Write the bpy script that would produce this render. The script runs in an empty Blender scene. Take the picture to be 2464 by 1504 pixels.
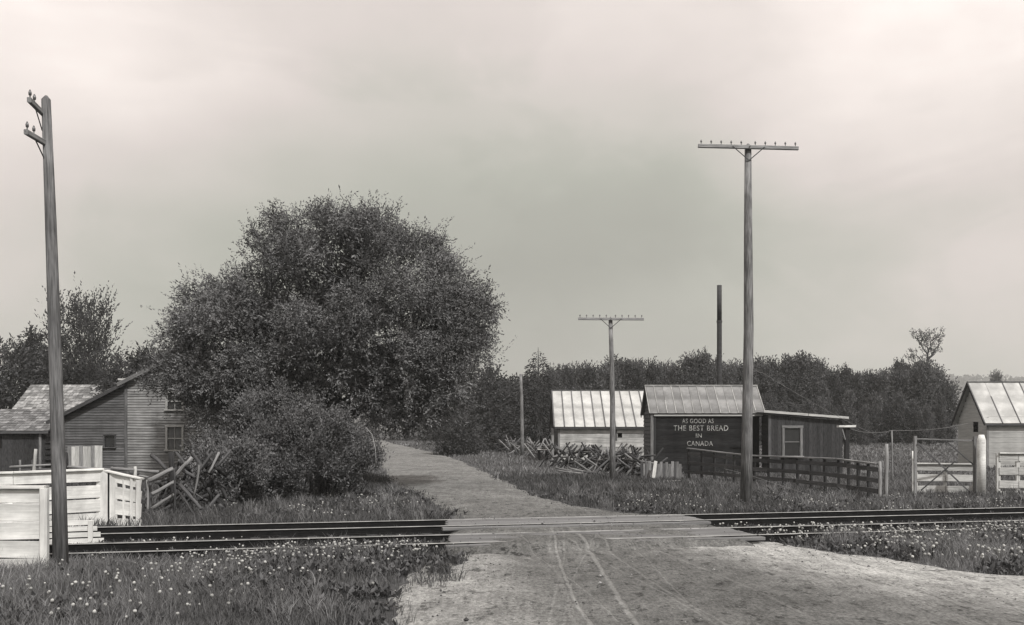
import bpy, math, random
import numpy as np
from mathutils import Vector, Matrix
R = math.radians
random.seed(7); rng = np.random.default_rng(7)
S = bpy.context.scene; COL = S.collection

# ------------------------------------------------------------------ camera
F, CX, HZ, HC = 2300.0, 1232.0, 1036.0, 2.4      # focal length, principal column, horizon row (of a 2464 wide picture), eye height
cam = bpy.data.objects.new('camera', bpy.data.cameras.new('camera')); COL.objects.link(cam)
cam.location = (0, 0, HC); cam.rotation_euler = (R(90), 0, 0)
cam.data.sensor_width = 36; cam.data.lens = 36*F/2464; cam.data.shift_y = (HZ-752)/2464
cam.data.clip_start = .1; cam.data.clip_end = 5000
S.camera = cam
# ------------------------------------------------------------------ sky, sun, exposure
SUN_EL, SUN_AZ = 47, 152                          # azimuth clockwise from +Y
W = bpy.data.worlds.new('World'); S.world = W; W.use_nodes = True
def build_world():
    nt = W.node_tree; N = nt.nodes; L = nt.links; N.clear()
    def nd(t, **k):
        n = N.new(t)
        for a, b in k.items(): setattr(n, a, b)
        return n
    def math_(op, a, b=None, clamp=False):
        n = nd('ShaderNodeMath', operation=op, use_clamp=clamp)
        for i, v in enumerate((a, b)):
            if v is None: continue
            if hasattr(v, 'links'): L.new(v, n.inputs[i])
            else: n.inputs[i].default_value = v
        return n.outputs[0]
    sky = nd('ShaderNodeTexSky', sky_type='NISHITA', sun_disc=False)
    sky.sun_elevation = R(SUN_EL); sky.sun_rotation = R(SUN_AZ); sky.dust_density = 4; sky.air_density = 1.2
    bw = nd('ShaderNodeRGBToBW'); L.new(sky.outputs[0], bw.inputs[0])
    tc = nd('ShaderNodeTexCoord'); sep = nd('ShaderNodeSeparateXYZ'); L.new(tc.outputs['Generated'], sep.inputs[0])
    # thin overcast: flat the physical sky into an even veil, brighter overhead, with soft wide cloud banks
    veil = math_('POWER', math_('MAXIMUM', bw.outputs[0], .01), .25)
    up = nd('ShaderNodeMapRange', interpolation_type='SMOOTHSTEP'); up.inputs[1].default_value = .16; up.inputs[2].default_value = .46
    up.inputs[3].default_value = 2.72; up.inputs[4].default_value = 5.8; L.new(sep.outputs[2], up.inputs[0])
    v = math_('MULTIPLY', veil, up.outputs[0])
    mp = nd('ShaderNodeMapping'); mp.inputs['Scale'].default_value = (1.3, 1.3, 2.6); mp.inputs['Location'].default_value = (.35, .2, .1)
    L.new(tc.outputs['Generated'], mp.inputs[0])
    nz = nd('ShaderNodeTexNoise'); nz.inputs['Scale'].default_value = 1.5; nz.inputs['Detail'].default_value = 8; nz.inputs['Roughness'].default_value = .5
    L.new(mp.outputs[0], nz.inputs[0])
    cl = nd('ShaderNodeMapRange'); cl.inputs[1].default_value = .3; cl.inputs[2].default_value = .7; cl.inputs[3].default_value = .86; cl.inputs[4].default_value = 1.15
    L.new(nz.outputs[0], cl.inputs[0])
    v = math_('MULTIPLY', v, cl.outputs[0])
    n2 = nd('ShaderNodeTexNoise'); n2.inputs['Scale'].default_value = 2.1; n2.inputs['Detail'].default_value = 9; n2.inputs['Roughness'].default_value = .55; n2.inputs['Distortion'].default_value = .6
    L.new(mp.outputs[0], n2.inputs[0]); c2 = nd('ShaderNodeMapRange', interpolation_type='SMOOTHSTEP')
    for i_, q_ in enumerate((.44, .56, .965, 1.04)): c2.inputs[i_+1].default_value = q_
    L.new(n2.outputs[0], c2.inputs[0]); v = math_('MULTIPLY', v, c2.outputs[0])
    # two brighter cloud banks, upper right and upper left
    def bank(v, d, lo, hi, amp):
        d = Vector(d).normalized()
        dot = nd('ShaderNodeVectorMath', operation='DOT_PRODUCT'); L.new(tc.outputs['Generated'], dot.inputs[0]); dot.inputs[1].default_value = d
        wob = math_('ADD', dot.outputs['Value'], math_('MULTIPLY', math_('SUBTRACT', nz.outputs[0], .5), .12))
        m = nd('ShaderNodeMapRange', interpolation_type='SMOOTHSTEP'); m.inputs[1].default_value = lo; m.inputs[2].default_value = hi
        m.inputs[3].default_value = 1; m.inputs[4].default_value = 1+amp; L.new(wob, m.inputs[0])
        return math_('MULTIPLY', v, m.outputs[0])
    v = bank(v, (.66, 1, .47), .86, .985, .16)
    v = bank(v, (.85, 1, .34), .86, .985, .72)
    v = bank(v, (-.9, 1, .25), .87, .985, .27)
    v = bank(v, (-.75, 1, .45), .86, .985, .2)
    cr = nd('ShaderNodeValToRGB'); e = cr.color_ramp.elements
    tone = nd('ShaderNodeMapRange'); tone.inputs[1].default_value = 4.7; tone.inputs[2].default_value = 6.9; L.new(v, tone.inputs[0])
    e[0].position = 0; e[0].color = (1.0, 1.01, .89, 1); e[1].position = 1; e[1].color = (1.09, .99, .94, 1)
    L.new(tone.outputs[0], cr.inputs[0])
    mul = nd('ShaderNodeVectorMath', operation='MULTIPLY'); L.new(cr.outputs[0], mul.inputs[0])
    cmb = nd('ShaderNodeCombineXYZ'); [L.new(v, cmb.inputs[i]) for i in range(3)]
    L.new(cmb.outputs[0], mul.inputs[1])
    bg = nd('ShaderNodeBackground'); bg.inputs[1].default_value = .1; L.new(mul.outputs[0], bg.inputs[0])
    out = nd('ShaderNodeOutputWorld'); L.new(bg.outputs[0], out.inputs[0])
build_world()
sun = bpy.data.objects.new('sun', bpy.data.lights.new('sun', 'SUN')); COL.objects.link(sun)
sun.data.energy = 3.3; sun.data.angle = R(1.5); sun.data.color = (1, .985, .96)
sd = Vector((math.sin(R(SUN_AZ))*math.cos(R(SUN_EL)), math.cos(R(SUN_AZ))*math.cos(R(SUN_EL)), math.sin(R(SUN_EL))))
sun.rotation_euler = sd.to_track_quat('Z', 'Y').to_euler()
S.view_settings.view_transform = 'Standard'; S.view_settings.look = 'None'
S.view_settings.exposure = 0.0; S.view_settings.gamma = 1; S.view_settings.use_curve_mapping = False
S.cycles.filter_width = 1.45; S.cycles.max_bounces = 6; S.cycles.transparent_max_bounces = 6; S.cycles.volume_bounces = 1
HAZE = .00042

# ------------------------------------------------------------------ geometry helpers
def at(x, y, Y):            # the point at distance Y seen at column x, row y
    return Vector(((x-CX)*Y/F, Y, HC-(y-HZ)*Y/F))
def sstep(a, b, v):
    t = np.clip((v-a)/(b-a), 0, 1); return t*t*(3-2*t)
def gz(x, y):               # height of the land
    x = np.asarray(x, float); y = np.asarray(y, float)
    z = 1.5*sstep(60, 150, y)+.4*sstep(150, 320, y)
    z = z+(84+10*np.sin(x*.0032+1)+5*np.sin(x*.009))*sstep(800, 1900, y)*sstep(-900, 500, x)
    amp = sstep(26, 34, y)
    z = z+amp*(.05*np.sin(x*.55+.4)*np.sin(y*.31)+.03*np.sin(x*1.3+y*.9))*(1-sstep(80, 100, y))
    return z
def g(x, y): return float(gz(x, y))
def ground_at(x, y):        # the point of the ground seen at column x, row y
    Y = HC*F/(y-HZ)
    for _ in range(30): Y = .5*Y+.5*(HC-g((x-CX)*Y/F, Y))*F/(y-HZ)
    return Vector(((x-CX)*Y/F, Y, g((x-CX)*Y/F, Y)))

def tag(o, label=None, cat=None, group=None, kind=None):
    if label: o['label'] = label
    if cat: o['category'] = cat
    if group: o['group'] = group
    if kind: o['kind'] = kind
    return o
def thing(name, loc, label, cat, group=None):
    o = bpy.data.objects.new(name, None); COL.objects.link(o); o.location = loc; o.empty_display_size = .2
    o['_w'] = 0; del o['_w']
    return tag(o, label, cat, group)
WP = {}                     # world position of every parent (none is rotated while it is built)
def wpos(o):
    p = Vector((0, 0, 0))
    while o is not None:
        p = p+o.location; o = o.parent
    return p
def mesh_obj(name, me, mat, parent=None, M=None, label=None):
    o = bpy.data.objects.new(name, me); COL.objects.link(o)
    if mat is not None and not len(me.materials): me.materials.append(mat)
    M = M or Matrix.Identity(4)
    if parent is not None:
        o.parent = parent
        pm = Matrix.Identity(4); q = parent
        while q is not None: pm = q.matrix_basis @ pm; q = q.parent
        M = pm.inverted() @ M
    o.matrix_basis = M
    if label: o['label'] = label
    return o
class MB:
    def __init__(s): s.v = []; s.f = []
    def box(s, x0, y0, z0, x1, y1, z1, M=None):
        b = len(s.v); pts = [(x, y, z) for x in (x0, x1) for y in (y0, y1) for z in (z0, z1)]
        if M is not None: pts = [tuple(M @ Vector(p)) for p in pts]
        s.v += pts
        s.f += [tuple(b+i for i in q) for q in ((0, 1, 3, 2), (4, 6, 7, 5), (0, 4, 5, 1), (2, 3, 7, 6), (0, 2, 6, 4), (1, 5, 7, 3))]
        return s
    def beam(s, a, b_, w, t, up=(0, 0, 1)):
        s.box(-.5, -.5, -.5, .5, .5, .5, beam_matrix(a, b_, up) @ Matrix.Diagonal(((Vector(b_)-Vector(a)).length, t, w, 1)))
        return s
    def tube(s, pts, rad, n=8, cap=True, wob=0):
        base = len(s.v); pts = [Vector(p) for p in pts]
        for i, p in enumerate(pts):
            d = (pts[min(i+1, len(pts)-1)]-pts[max(i-1, 0)]).normalized()
            u = d.orthogonal().normalized() if i == 0 else (u-d*u.dot(d)).normalized()
            v = d.cross(u); r = rad[i] if hasattr(rad, '__len__') else rad
            for k in range(n):
                rr = r*(1+random.uniform(-wob, wob)); a = 2*math.pi*k/n
                s.v.append(tuple(p+u*math.cos(a)*rr+v*math.sin(a)*rr))
        for i in range(len(pts)-1):
            for k in range(n):
                s.f.append((base+i*n+k, base+i*n+(k+1) % n, base+(i+1)*n+(k+1) % n, base+(i+1)*n+k))
        if cap:
            s.f.append(tuple(base+k for k in reversed(range(n)))); e = base+(len(pts)-1)*n
            s.f.append(tuple(e+k for k in range(n)))
        return s
    def poly(s, pts, n=None, t=0.):      # a flat polygon given thickness t against n
        b = len(s.v); m = len(pts); pts = [Vector(p) for p in pts]
        s.v += [tuple(p) for p in pts]
        if t:
            s.v += [tuple(p-Vector(n)*t) for p in pts]
            s.f.append(tuple(range(b, b+m))); s.f.append(tuple(reversed(range(b+m, b+2*m))))
            for i in range(m):
                j = (i+1) % m; s.f.append((b+j, b+i, b+m+i, b+m+j))
        else: s.f.append(tuple(range(b, b+m)))
        return s
    def mesh(s, name, origin=None):
        me = bpy.data.meshes.new(name)
        v = s.v if origin is None else [tuple(Vector(p)-Vector(origin)) for p in s.v]
        me.from_pydata(v, [], s.f); me.update(); return me
    def build(s, name, mat, parent=None, smooth=False, label=None):
        o_ = Vector(s.v[0])
        c = sum((Vector(p) for p in s.v), Vector())/len(s.v)
        me = s.mesh(name, c)
        if smooth: me.shade_smooth()
        return mesh_obj(name, me, mat, parent, Matrix.Translation(c), label)
def beam_matrix(a, b, up=(0, 0, 1)):
    a = Vector(a); b = Vector(b); d = (b-a).normalized(); up = Vector(up)
    if abs(d.dot(up)) > .995: up = Vector((0, 1, 0))
    y = up.cross(d).normalized(); z = d.cross(y)
    M = Matrix((d, y, z)).transposed().to_4x4(); M.translation = (a+b)/2
    return M
BOXES = {}
def bar(name, a, b, w, t, mat, parent=None, up=(0, 0, 1), label=None):
    """one board: a -> b long, w across (towards up), t thick; alike boards share their mesh"""
    L = (Vector(b)-Vector(a)).length
    key = (round(L, 2), round(w, 3), round(t, 3), mat.name)
    if key not in BOXES:
        e = min(w, t)*.12
        m = MB(); l, h, k = L/2, w/2, t/2
        ring = [(-k+e, -h), (k-e, -h), (k, -h+e), (k, h-e), (k-e, h), (-k+e, h), (-k, h-e), (-k, -h+e)]
        for X in (-l, l): m.v += [(X, y, z) for y, z in ring]
        m.f = [tuple(reversed(range(8))), tuple(range(8, 16))]+[(i, (i+1) % 8, 8+(i+1) % 8, 8+i) for i in range(8)]
        BOXES[key] = m.mesh(name); BOXES[key].materials.append(mat)
    return mesh_obj(name, BOXES[key], None, parent, beam_matrix(a, b, up), label)
def pole(name, a, b, r0, r1, mat, parent=None, n=8, label=None, bend=0):
    a = Vector(a); b = Vector(b); L = (b-a).length
    k = 4; m = MB()
    off = [Vector((0, math.sin(math.pi*i/k)*bend*random.uniform(.5, 1.2), math.sin(math.pi*i/k)*bend*random.uniform(-.6, .6))) for i in range(k+1)]
    m.tube([Vector((L*(i/k-.5), 0, 0))+off[i] for i in range(k+1)], [r0+(r1-r0)*i/k for i in range(k+1)], n, wob=.07)
    me = m.mesh(name); me.shade_smooth()
    return mesh_obj(name, me, mat, parent, beam_matrix(a, b), label)

# ------------------------------------------------------------------ materials
TINT = (1.0, 1.0, .93)
def grey(v, t=TINT):
    k = min(max((v-.05)/.3, 0), 1); return (v, v, v*(1.03-.06*k), 1)
def mat(name, v, rough=.85, var=.25, scale=3., stretch=(1, 1, 1), detail=6, rnd=0., bump=.0, bscale=None, metal=0, tone=False, transl=0, coord='Object', stain=0, spec=.3):
    m = bpy.data.materials.new(name); m.use_nodes = True; nt = m.node_tree; N = nt.nodes; L = nt.links
    b = N['Principled BSDF']; b.inputs['Roughness'].default_value = rough; b.inputs['Metallic'].default_value = metal
    b.inputs['Specular IOR Level'].default_value = spec
    tc = N.new('ShaderNodeTexCoord'); mp = N.new('ShaderNodeMapping'); mp.inputs['Scale'].default_value = stretch
    L.new(tc.outputs[coord], mp.inputs[0])
    src = mp.outputs[0]; inf = None
    if rnd:
        inf = N.new('ShaderNodeObjectInfo'); ad = N.new('ShaderNodeVectorMath'); ad.operation = 'ADD'
        sc = N.new('ShaderNodeMath'); sc.operation = 'MULTIPLY'; sc.inputs[1].default_value = 50; L.new(inf.outputs['Random'], sc.inputs[0])
        L.new(mp.outputs[0], ad.inputs[0]); L.new(sc.outputs[0], ad.inputs[1]); src = ad.outputs[0]
    nz = N.new('ShaderNodeTexNoise'); nz.inputs['Scale'].default_value = scale; nz.inputs['Detail'].default_value = detail; nz.inputs['Roughness'].default_value = .6
    L.new(src, nz.inputs[0])
    mr = N.new('ShaderNodeMapRange'); mr.inputs[1].default_value = .3; mr.inputs[2].default_value = .7; mr.inputs[3].default_value = 1-var; mr.inputs[4].default_value = 1+var
    L.new(nz.outputs[0], mr.inputs[0]); f = mr.outputs[0]
    def mul(a, bb):
        n = N.new('ShaderNodeMath'); n.operation = 'MULTIPLY'; L.new(a, n.inputs[0]); L.new(bb, n.inputs[1]); return n.outputs[0]
    if rnd:
        r2 = N.new('ShaderNodeMapRange'); r2.inputs[3].default_value = 1-rnd; r2.inputs[4].default_value = 1+rnd; L.new(inf.outputs['Random'], r2.inputs[0]); f = mul(f, r2.outputs[0])
    if stain:
        n2 = N.new('ShaderNodeTexNoise'); n2.inputs['Scale'].default_value = 1.1; n2.inputs['Detail'].default_value = 8; L.new(tc.outputs['Object'], n2.inputs[0])
        r3 = N.new('ShaderNodeMapRange'); r3.inputs[1].default_value = .42; r3.inputs[2].default_value = .62; r3.inputs[3].default_value = 1-stain; r3.inputs[4].default_value = 1.05
        L.new(n2.outputs[0], r3.inputs[0]); f = mul(f, r3.outputs[0])
    if tone:
        at_ = N.new('ShaderNodeAttribute'); at_.attribute_name = 'tone'; f = mul(f, at_.outputs['Fac'])
    vm = N.new('ShaderNodeVectorMath'); vm.operation = 'SCALE'; vm.inputs[0].default_value = grey(v)[:3]; L.new(f, vm.inputs['Scale'])
    L.new(vm.outputs[0], b.inputs['Base Color'])
    if bump:
        nb = nz
        if bscale: nb = N.new('ShaderNodeTexNoise'); nb.inputs['Scale'].default_value = bscale; nb.inputs['Detail'].default_value = 8; L.new(src, nb.inputs[0])
        bp = N.new('ShaderNodeBump'); bp.inputs['Strength'].default_value = 1; bp.inputs['Distance'].default_value = bump
        L.new(nb.outputs[0], bp.inputs['Height']); L.new(bp.outputs[0], b.inputs['Normal'])
    if transl:
        t = N.new('ShaderNodeBsdfTranslucent'); L.new(vm.outputs[0], t.inputs[0]); mx = N.new('ShaderNodeMixShader'); mx.inputs[0].default_value = transl
        L.new(b.outputs[0], mx.inputs[1]); L.new(t.outputs[0], mx.inputs[2]); L.new(mx.outputs[0], N['Material Output'].inputs[0])
    return m
GR = (.6, 9, 9)             # grain runs along a board's own length
M = dict(
 old_wood=mat('weathered_grey_wood', .2, var=.5, scale=4, stretch=GR, rnd=.3, bump=.006),
 dark_wood=mat('dark_weathered_wood', .075, var=.5, scale=4, stretch=GR, rnd=.35, bump=.006),
 black_wood=mat('black_wood_and_shade', .03, var=.4, scale=4, stretch=GR, rnd=.3),  # dark timber; also painted shade in board gaps and on one shed's gables
 pale_wood=mat('pale_weathered_wood', .48, var=.35, scale=4, stretch=GR, rnd=.2, bump=.005),  # pale tone of the boards themselves
 white=mat('whitewashed_board', .85, var=.16, scale=3, stretch=GR, rnd=.1, bump=.004, stain=.34),
 clap=mat('weathered_clapboard', .25, var=.42, scale=3, stretch=(.5, 6, 6), rnd=.22, bump=.004, stain=.25),
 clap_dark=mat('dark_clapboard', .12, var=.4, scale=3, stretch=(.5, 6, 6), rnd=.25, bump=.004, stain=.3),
 trim=mat('pale_trim_paint', .42, var=.25, scale=5, stretch=GR, rnd=.12),
 signwall=mat('dark_painted_board', .024, var=.45, scale=2.5, stretch=(.8, 5, 5), rnd=.25, rough=.9, stain=.3, spec=.1),
 annexwall=mat('dark_shed_board', .04, var=.6, scale=5, stretch=(1, 6, 6), rnd=.25),
 letters=mat('faded_white_lettering', .36, var=.7, scale=9, detail=8, stain=.4),
 sheet=mat('pale_sheet_metal', .5, rough=.6, var=.16, scale=1.2, rnd=.08, stain=.25),
 sheet_dull=mat('dull_sheet_metal', .25, rough=.6, var=.24, scale=1.5, rnd=.14, stain=.35, spec=.3),
 seam_dark=mat('dark_roof_batten', .13, var=.3, rnd=.2),
 seam_pale=mat('pale_roof_batten', .34, var=.3, rnd=.2),
 shingle=mat('weathered_shingle', .17, var=.45, scale=5, rnd=.45, bump=.01),
 shingle_pale=mat('pale_shingle', .24, var=.5, scale=4, rnd=.5, bump=.01),
 poleA=mat('silvered_pole_wood', .19, var=.7, scale=4, stretch=(.5, 7, 7), stain=.3, bump=.012, detail=9),
 poleB=mat('dark_pole_wood', .15, var=.65, scale=4, stretch=(.5, 8, 8), stain=.3, bump=.01, detail=9),
 glass=mat('window_glass', .03, rough=.12, var=.2, spec=.7),
 paneglass=mat('pale_window_glass', .12, rough=.2, var=.35, spec=.6),
 dark=mat('painted_interior_shade', .008, var=.2),  # near-black colour standing for the shade inside openings
 porcelain=mat('insulator_glass', .12, rough=.25, var=.1, spec=.6),
 iron=mat('iron', .05, rough=.6, var=.3),
 rust=mat('rusted_rail_side', .012, rough=.95, var=.3, scale=6, spec=.1),
 steel=mat('worn_rail_head', .3, rough=.6, var=.35, metal=.1),
 stack=mat('sooty_stack_metal', .045, rough=.7, var=.5, scale=2, stretch=(.3, 3, 3)),
 plank=mat('worn_crossing_plank', .165, var=.55, scale=3, stretch=(.25, 9, 9), rnd=.15, bump=.012),
 tie=mat('sleeper_wood', .04, var=.5, scale=3, stretch=GR, rnd=.3, bump=.01),
 bark=mat('bark', .055, var=.4, scale=5, stretch=(1, 1, 1), bump=.03),
 leaf=mat('tree_leaf', .15, rough=.8, var=.15, tone=True, transl=.04, spec=.12),
 leaf_bush=mat('bush_leaf', .12, rough=.8, var=.15, tone=True, transl=.04, spec=.12),
 leaf_far=mat('far_tree_leaf', .1, rough=.8, var=.2, tone=True, rnd=.3, transl=.15, spec=.1),
 grass=mat('grass_blade', .15, rough=.7, var=.2, tone=True, transl=.25, spec=.2),
 weed=mat('weed_leaf', .085, rough=.55, var=.2, tone=True, transl=.15, spec=.35),
 seed=mat('dandelion_seed_head', .62, rough=.9, var=.1, tone=True, transl=.3),
 brick=mat('dark_brick', .06, var=.4, rnd=.3),
 wire=mat('wire', .2, rough=.5),
)

# ------------------------------------------------------------------ ground and road
def ground_material():
    m = bpy.data.materials.new('turf_and_soil'); m.use_nodes = True; nt = m.node_tree; N = nt.nodes; L = nt.links; b = N['Principled BSDF']
    b.inputs['Roughness'].default_value = .95; b.inputs['Specular IOR Level'].default_value = .1
    tc = N.new('ShaderNodeTexCoord')
    def noise(s, d=8):
        n = N.new('ShaderNodeTexNoise'); n.inputs['Scale'].default_value = s; n.inputs['Detail'].default_value = d; n.inputs['Roughness'].default_value = .65; L.new(tc.outputs['Object'], n.inputs[0]); return n.outputs[0]
    a = noise(.35); c = noise(9)
    r = N.new('ShaderNodeValToRGB'); e = r.color_ramp.elements; e[0].position = .35; e[0].color = grey(.05); e[1].position = .68; e[1].color = grey(.12); L.new(a, r.inputs[0])
    mr = N.new('ShaderNodeMapRange'); mr.inputs[1].default_value = .3; mr.inputs[2].default_value = .7; mr.inputs[3].default_value = .55; mr.inputs[4].default_value = 1.5; L.new(c, mr.inputs[0])
    vm = N.new('ShaderNodeVectorMath'); vm.operation = 'SCALE'; L.new(r.outputs[0], vm.inputs[0]); L.new(mr.outputs[0], vm.inputs['Scale']); L.new(vm.outputs[0], b.inputs['Base Color'])
    bp = N.new('ShaderNodeBump'); bp.inputs['Distance'].default_value = .06; L.new(c, bp.inputs['Height']); L.new(bp.outputs[0], b.inputs['Normal'])
    return m
def axis(lo, hi, c, fine, n):
    t = np.linspace(-1, 1, n); k = 5.5
    v = c+np.sinh(t*k)/np.sinh(k)*max(hi-c, c-lo)
    return np.unique(np.clip(v, lo, hi))
xs = axis(-1400, 1400, 0, .2, 241); ys = np.concatenate([np.linspace(-80, -2, 14), np.linspace(0, 110, 160), np.linspace(113, 520, 80), np.linspace(535, 2200, 60), np.linspace(2300, 3200, 8)])
XX, YY = np.meshgrid(xs, ys); ZZ = gz(XX, YY)
def grid_mesh(name, X, Y, Z, uv=None):
    h, w = X.shape; me = bpy.data.meshes.new(name)
    me.vertices.add(h*w); me.vertices.foreach_set('co', np.stack([X, Y, Z], -1).astype(np.float32).ravel())
    i = (np.arange(h-1)[:, None]*w+np.arange(w-1)[None]).ravel(); f = np.stack([i, i+1, i+w+1, i+w], -1)
    me.loops.add(f.size); me.loops.foreach_set('vertex_index', f.ravel().astype(np.int32))
    me.polygons.add(len(f)); me.polygons.foreach_set('loop_start', (np.arange(len(f))*4).astype(np.int32))
    me.update(calc_edges=True); me.shade_smooth()
    if uv is not None:
        u = me.uv_layers.new(name='UVMap'); u.data.foreach_set('uv', uv.reshape(-1, 2)[f.ravel()].astype(np.float32).ravel())
    return me
tag(mesh_obj('ground', grid_mesh('ground', XX, YY, ZZ), ground_material()), kind='structure')

ROAD_L = [(-12, -2.2), (5, -1.9), (11.8, -1.62), (13.3, -1.78), (15.2, -1.85), (17, -1.72), (18.5, -1.5), (20.5, -1.2), (24, -1.45), (26.4, -1.6), (31.7, -2.65), (42.8, -5.34), (58.7, -7.9), (84, -12.2), (111, -17.5), (150, -26)]
ROAD_R = [(-12, 16), (5, 15), (12, 12), (15.6, 8.5), (16.3, 7.7), (18.2, 6.75), (20.1, 5.75), (21.7, 4.9), (25, 4.75), (26.8, 3.95), (29.7, 2.2), (34.7, 1.0), (48.4, -.75), (70, -3.4), (84, -6.2), (100, -10.5), (111, -14), (150, -22.5)]
def edge(tab, y): t = np.array(tab); return np.interp(y, t[:, 0], t[:, 1])
def ragged(y, s): return .07*np.sin(y*2.1+s)+.05*np.sin(y*5.3+s*3)+.035*np.sin(y*11.7+s)
def road_material():
    m = bpy.data.materials.new('dirt_road'); m.use_nodes = True; nt = m.node_tree; N = nt.nodes; L = nt.links; b = N['Principled BSDF']
    b.inputs['Roughness'].default_value = .95; b.inputs['Specular IOR Level'].default_value = .1
    tc = N.new('ShaderNodeTexCoord'); sp = N.new('ShaderNodeSeparateXYZ'); L.new(tc.outputs['Object'], sp.inputs[0]); X, Y = sp.outputs[0], sp.outputs[1]
    uv = N.new('ShaderNodeSeparateXYZ'); L.new(tc.outputs['UV'], uv.inputs[0]); U = uv.outputs[0]
    def mth(op, a, c=0., d=None, clamp=False):
        n = N.new('ShaderNodeMath'); n.operation = op; n.use_clamp = clamp
        for i, q in enumerate((a, c, d)):
            if q is None: continue
            if hasattr(q, 'links'): L.new(q, n.inputs[i])
            else: n.inputs[i].default_value = q
        return n.outputs[0]
    def noise(s, d=8, st=(1, 1, 1), r=.62):
        mp = N.new('ShaderNodeMapping'); mp.inputs['Scale'].default_value = st; L.new(tc.outputs['Object'], mp.inputs[0])
        n = N.new('ShaderNodeTexNoise'); n.inputs['Scale'].default_value = s; n.inputs['Detail'].default_value = d; n.inputs['Roughness'].default_value = r; L.new(mp.outputs[0], n.inputs[0]); return n.outputs[0]
    def rng_(v, a, c, lo, hi, smooth=True):
        n = N.new('ShaderNodeMapRange'); n.interpolation_type = 'SMOOTHSTEP' if smooth else 'LINEAR'
        for i, q in enumerate((a, c, lo, hi)): n.inputs[i+1].default_value = q
        L.new(v, n.inputs[0]); return n.outputs[0]
    big = noise(.45, 5); mid = noise(2.6, 8, (1, .55, 1)); fine = noise(20, 9, (1, .55, 1), .78); clod = noise(5.5, 6, (1.0, .5, 1), .75)
    w1 = mth('MULTIPLY', mth('SUBTRACT', noise(.5, 3), .5), 1.1)
    # the pale, sandy margins; the middle is damper and churned
    left = rng_(mth('ADD', U, mth('MULTIPLY', w1, .12)), .06, .26, 1, 0); right = rng_(mth('ADD', U, mth('MULTIPLY', w1, .2)), .45, .9, 0, 1)
    near = rng_(Y, 24, 19, 0, 1)
    sand = mth('MULTIPLY', mth('MAXIMUM', mth('MULTIPLY', left, .62), right), near)
    col = mth('MULTIPLY_ADD', sand, .29, .155)
    far = rng_(Y, 25, 36, 0, .05); col = mth('ADD', col, far)
    col = mth('MULTIPLY', col, rng_(big, .3, .7, .82, 1.16)); col = mth('MULTIPLY', col, rng_(mid, .3, .7, .8, 1.2)); col = mth('MULTIPLY', col, rng_(fine, .33, .67, .55, 1.38))
    col = mth('MULTIPLY', col, rng_(clod, .36, .47, .42, 1)); streak = noise(5, 6, (2.4, .12, 1), .7); col = mth('MULTIPLY', col, rng_(streak, .35, .62, .92, 1.1))
    rut_all = None
    for (a, bb, w, amt, ph) in ((1.22, -.018, .035, .75, 0), (1.95, -.03, .05, .8, 1), (.3, .03, .05, .3, 3), (3.6, -.09, .03, .45, 4), (2.9, -.03, .02, .35, 5), (4.3, -.16, .03, .4, 2), (-.1, .055, .025, .35, 1), (2.6, -.115, .02, .4, 7), (-.9, .13, .025, .35, 4), (5.6, -.15, .04, .35, 6)):
        cx_ = mth('ADD', mth('MULTIPLY_ADD', Y, bb, a), mth('MULTIPLY', mth('SINE', mth('MULTIPLY_ADD', Y, .33+.03*ph, ph)), .1))
        d = mth('ABSOLUTE', mth('SUBTRACT', mth('ADD', X, mth('MULTIPLY', mth('SUBTRACT', mid, .5), .12)), cx_))
        r = mth('MULTIPLY', rng_(d, w*.35, w*1.2, 1, 0), amt)
        rut_all = r if rut_all is None else mth('MAXIMUM', rut_all, r)
    rut_all = mth('MULTIPLY', rut_all, mth('MULTIPLY', rng_(Y, 24.5, 20, 0, 1), rng_(big, .25, .45, .5, 1)))
    col = mth('ADD', col, mth('MULTIPLY', rut_all, .12))
    # worn wheelways further on
    cb = N.new('ShaderNodeVectorMath'); cb.operation = 'SCALE'; cb.inputs[0].default_value = (1, 1, .97); L.new(col, cb.inputs['Scale']); L.new(cb.outputs[0], b.inputs['Base Color'])
    hgt = mth('ADD', mth('MULTIPLY', clod, .6), mth('MULTIPLY', fine, .5)); hgt = mth('SUBTRACT', hgt, mth('MULTIPLY', rut_all, .35))
    bp = N.new('ShaderNodeBump'); bp.inputs['Distance'].default_value = .07; bp.inputs['Strength'].default_value = 1; L.new(hgt, bp.inputs['Height']); L.new(bp.outputs[0], b.inputs['Normal'])
    return m
ry = np.concatenate([np.linspace(-12, 10, 30), np.linspace(10.2, 34, 200), np.linspace(34.3, 150, 180)]); ru = np.linspace(0, 1, 41)
l_ = edge(ROAD_L, ry)+ragged(ry, 1); r_ = edge(ROAD_R, ry)+ragged(ry, 2.4)
RX = l_[:, None]+(r_-l_)[:, None]*ru[None]; RY = np.repeat(ry[:, None], len(ru), 1)
bumpy = .012*np.sin(RX*3.1+RY*.4)*np.sin(RY*1.3)+.008*np.sin(RX*7+RY*2.3)
RZ = gz(RX, RY)+.03+.03*np.sin(ru*math.pi)[None]+bumpy; RZ[:, 0] = gz(RX[:, 0], RY[:, 0])-.02; RZ[:, -1] = gz(RX[:, -1], RY[:, -1])-.02
tag(mesh_obj('dirt_road', grid_mesh('dirt_road', RX, RY, RZ, np.stack([np.repeat(ru[None], len(ry), 0), RY*.05], -1)), road_material()), kind='structure')

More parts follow.
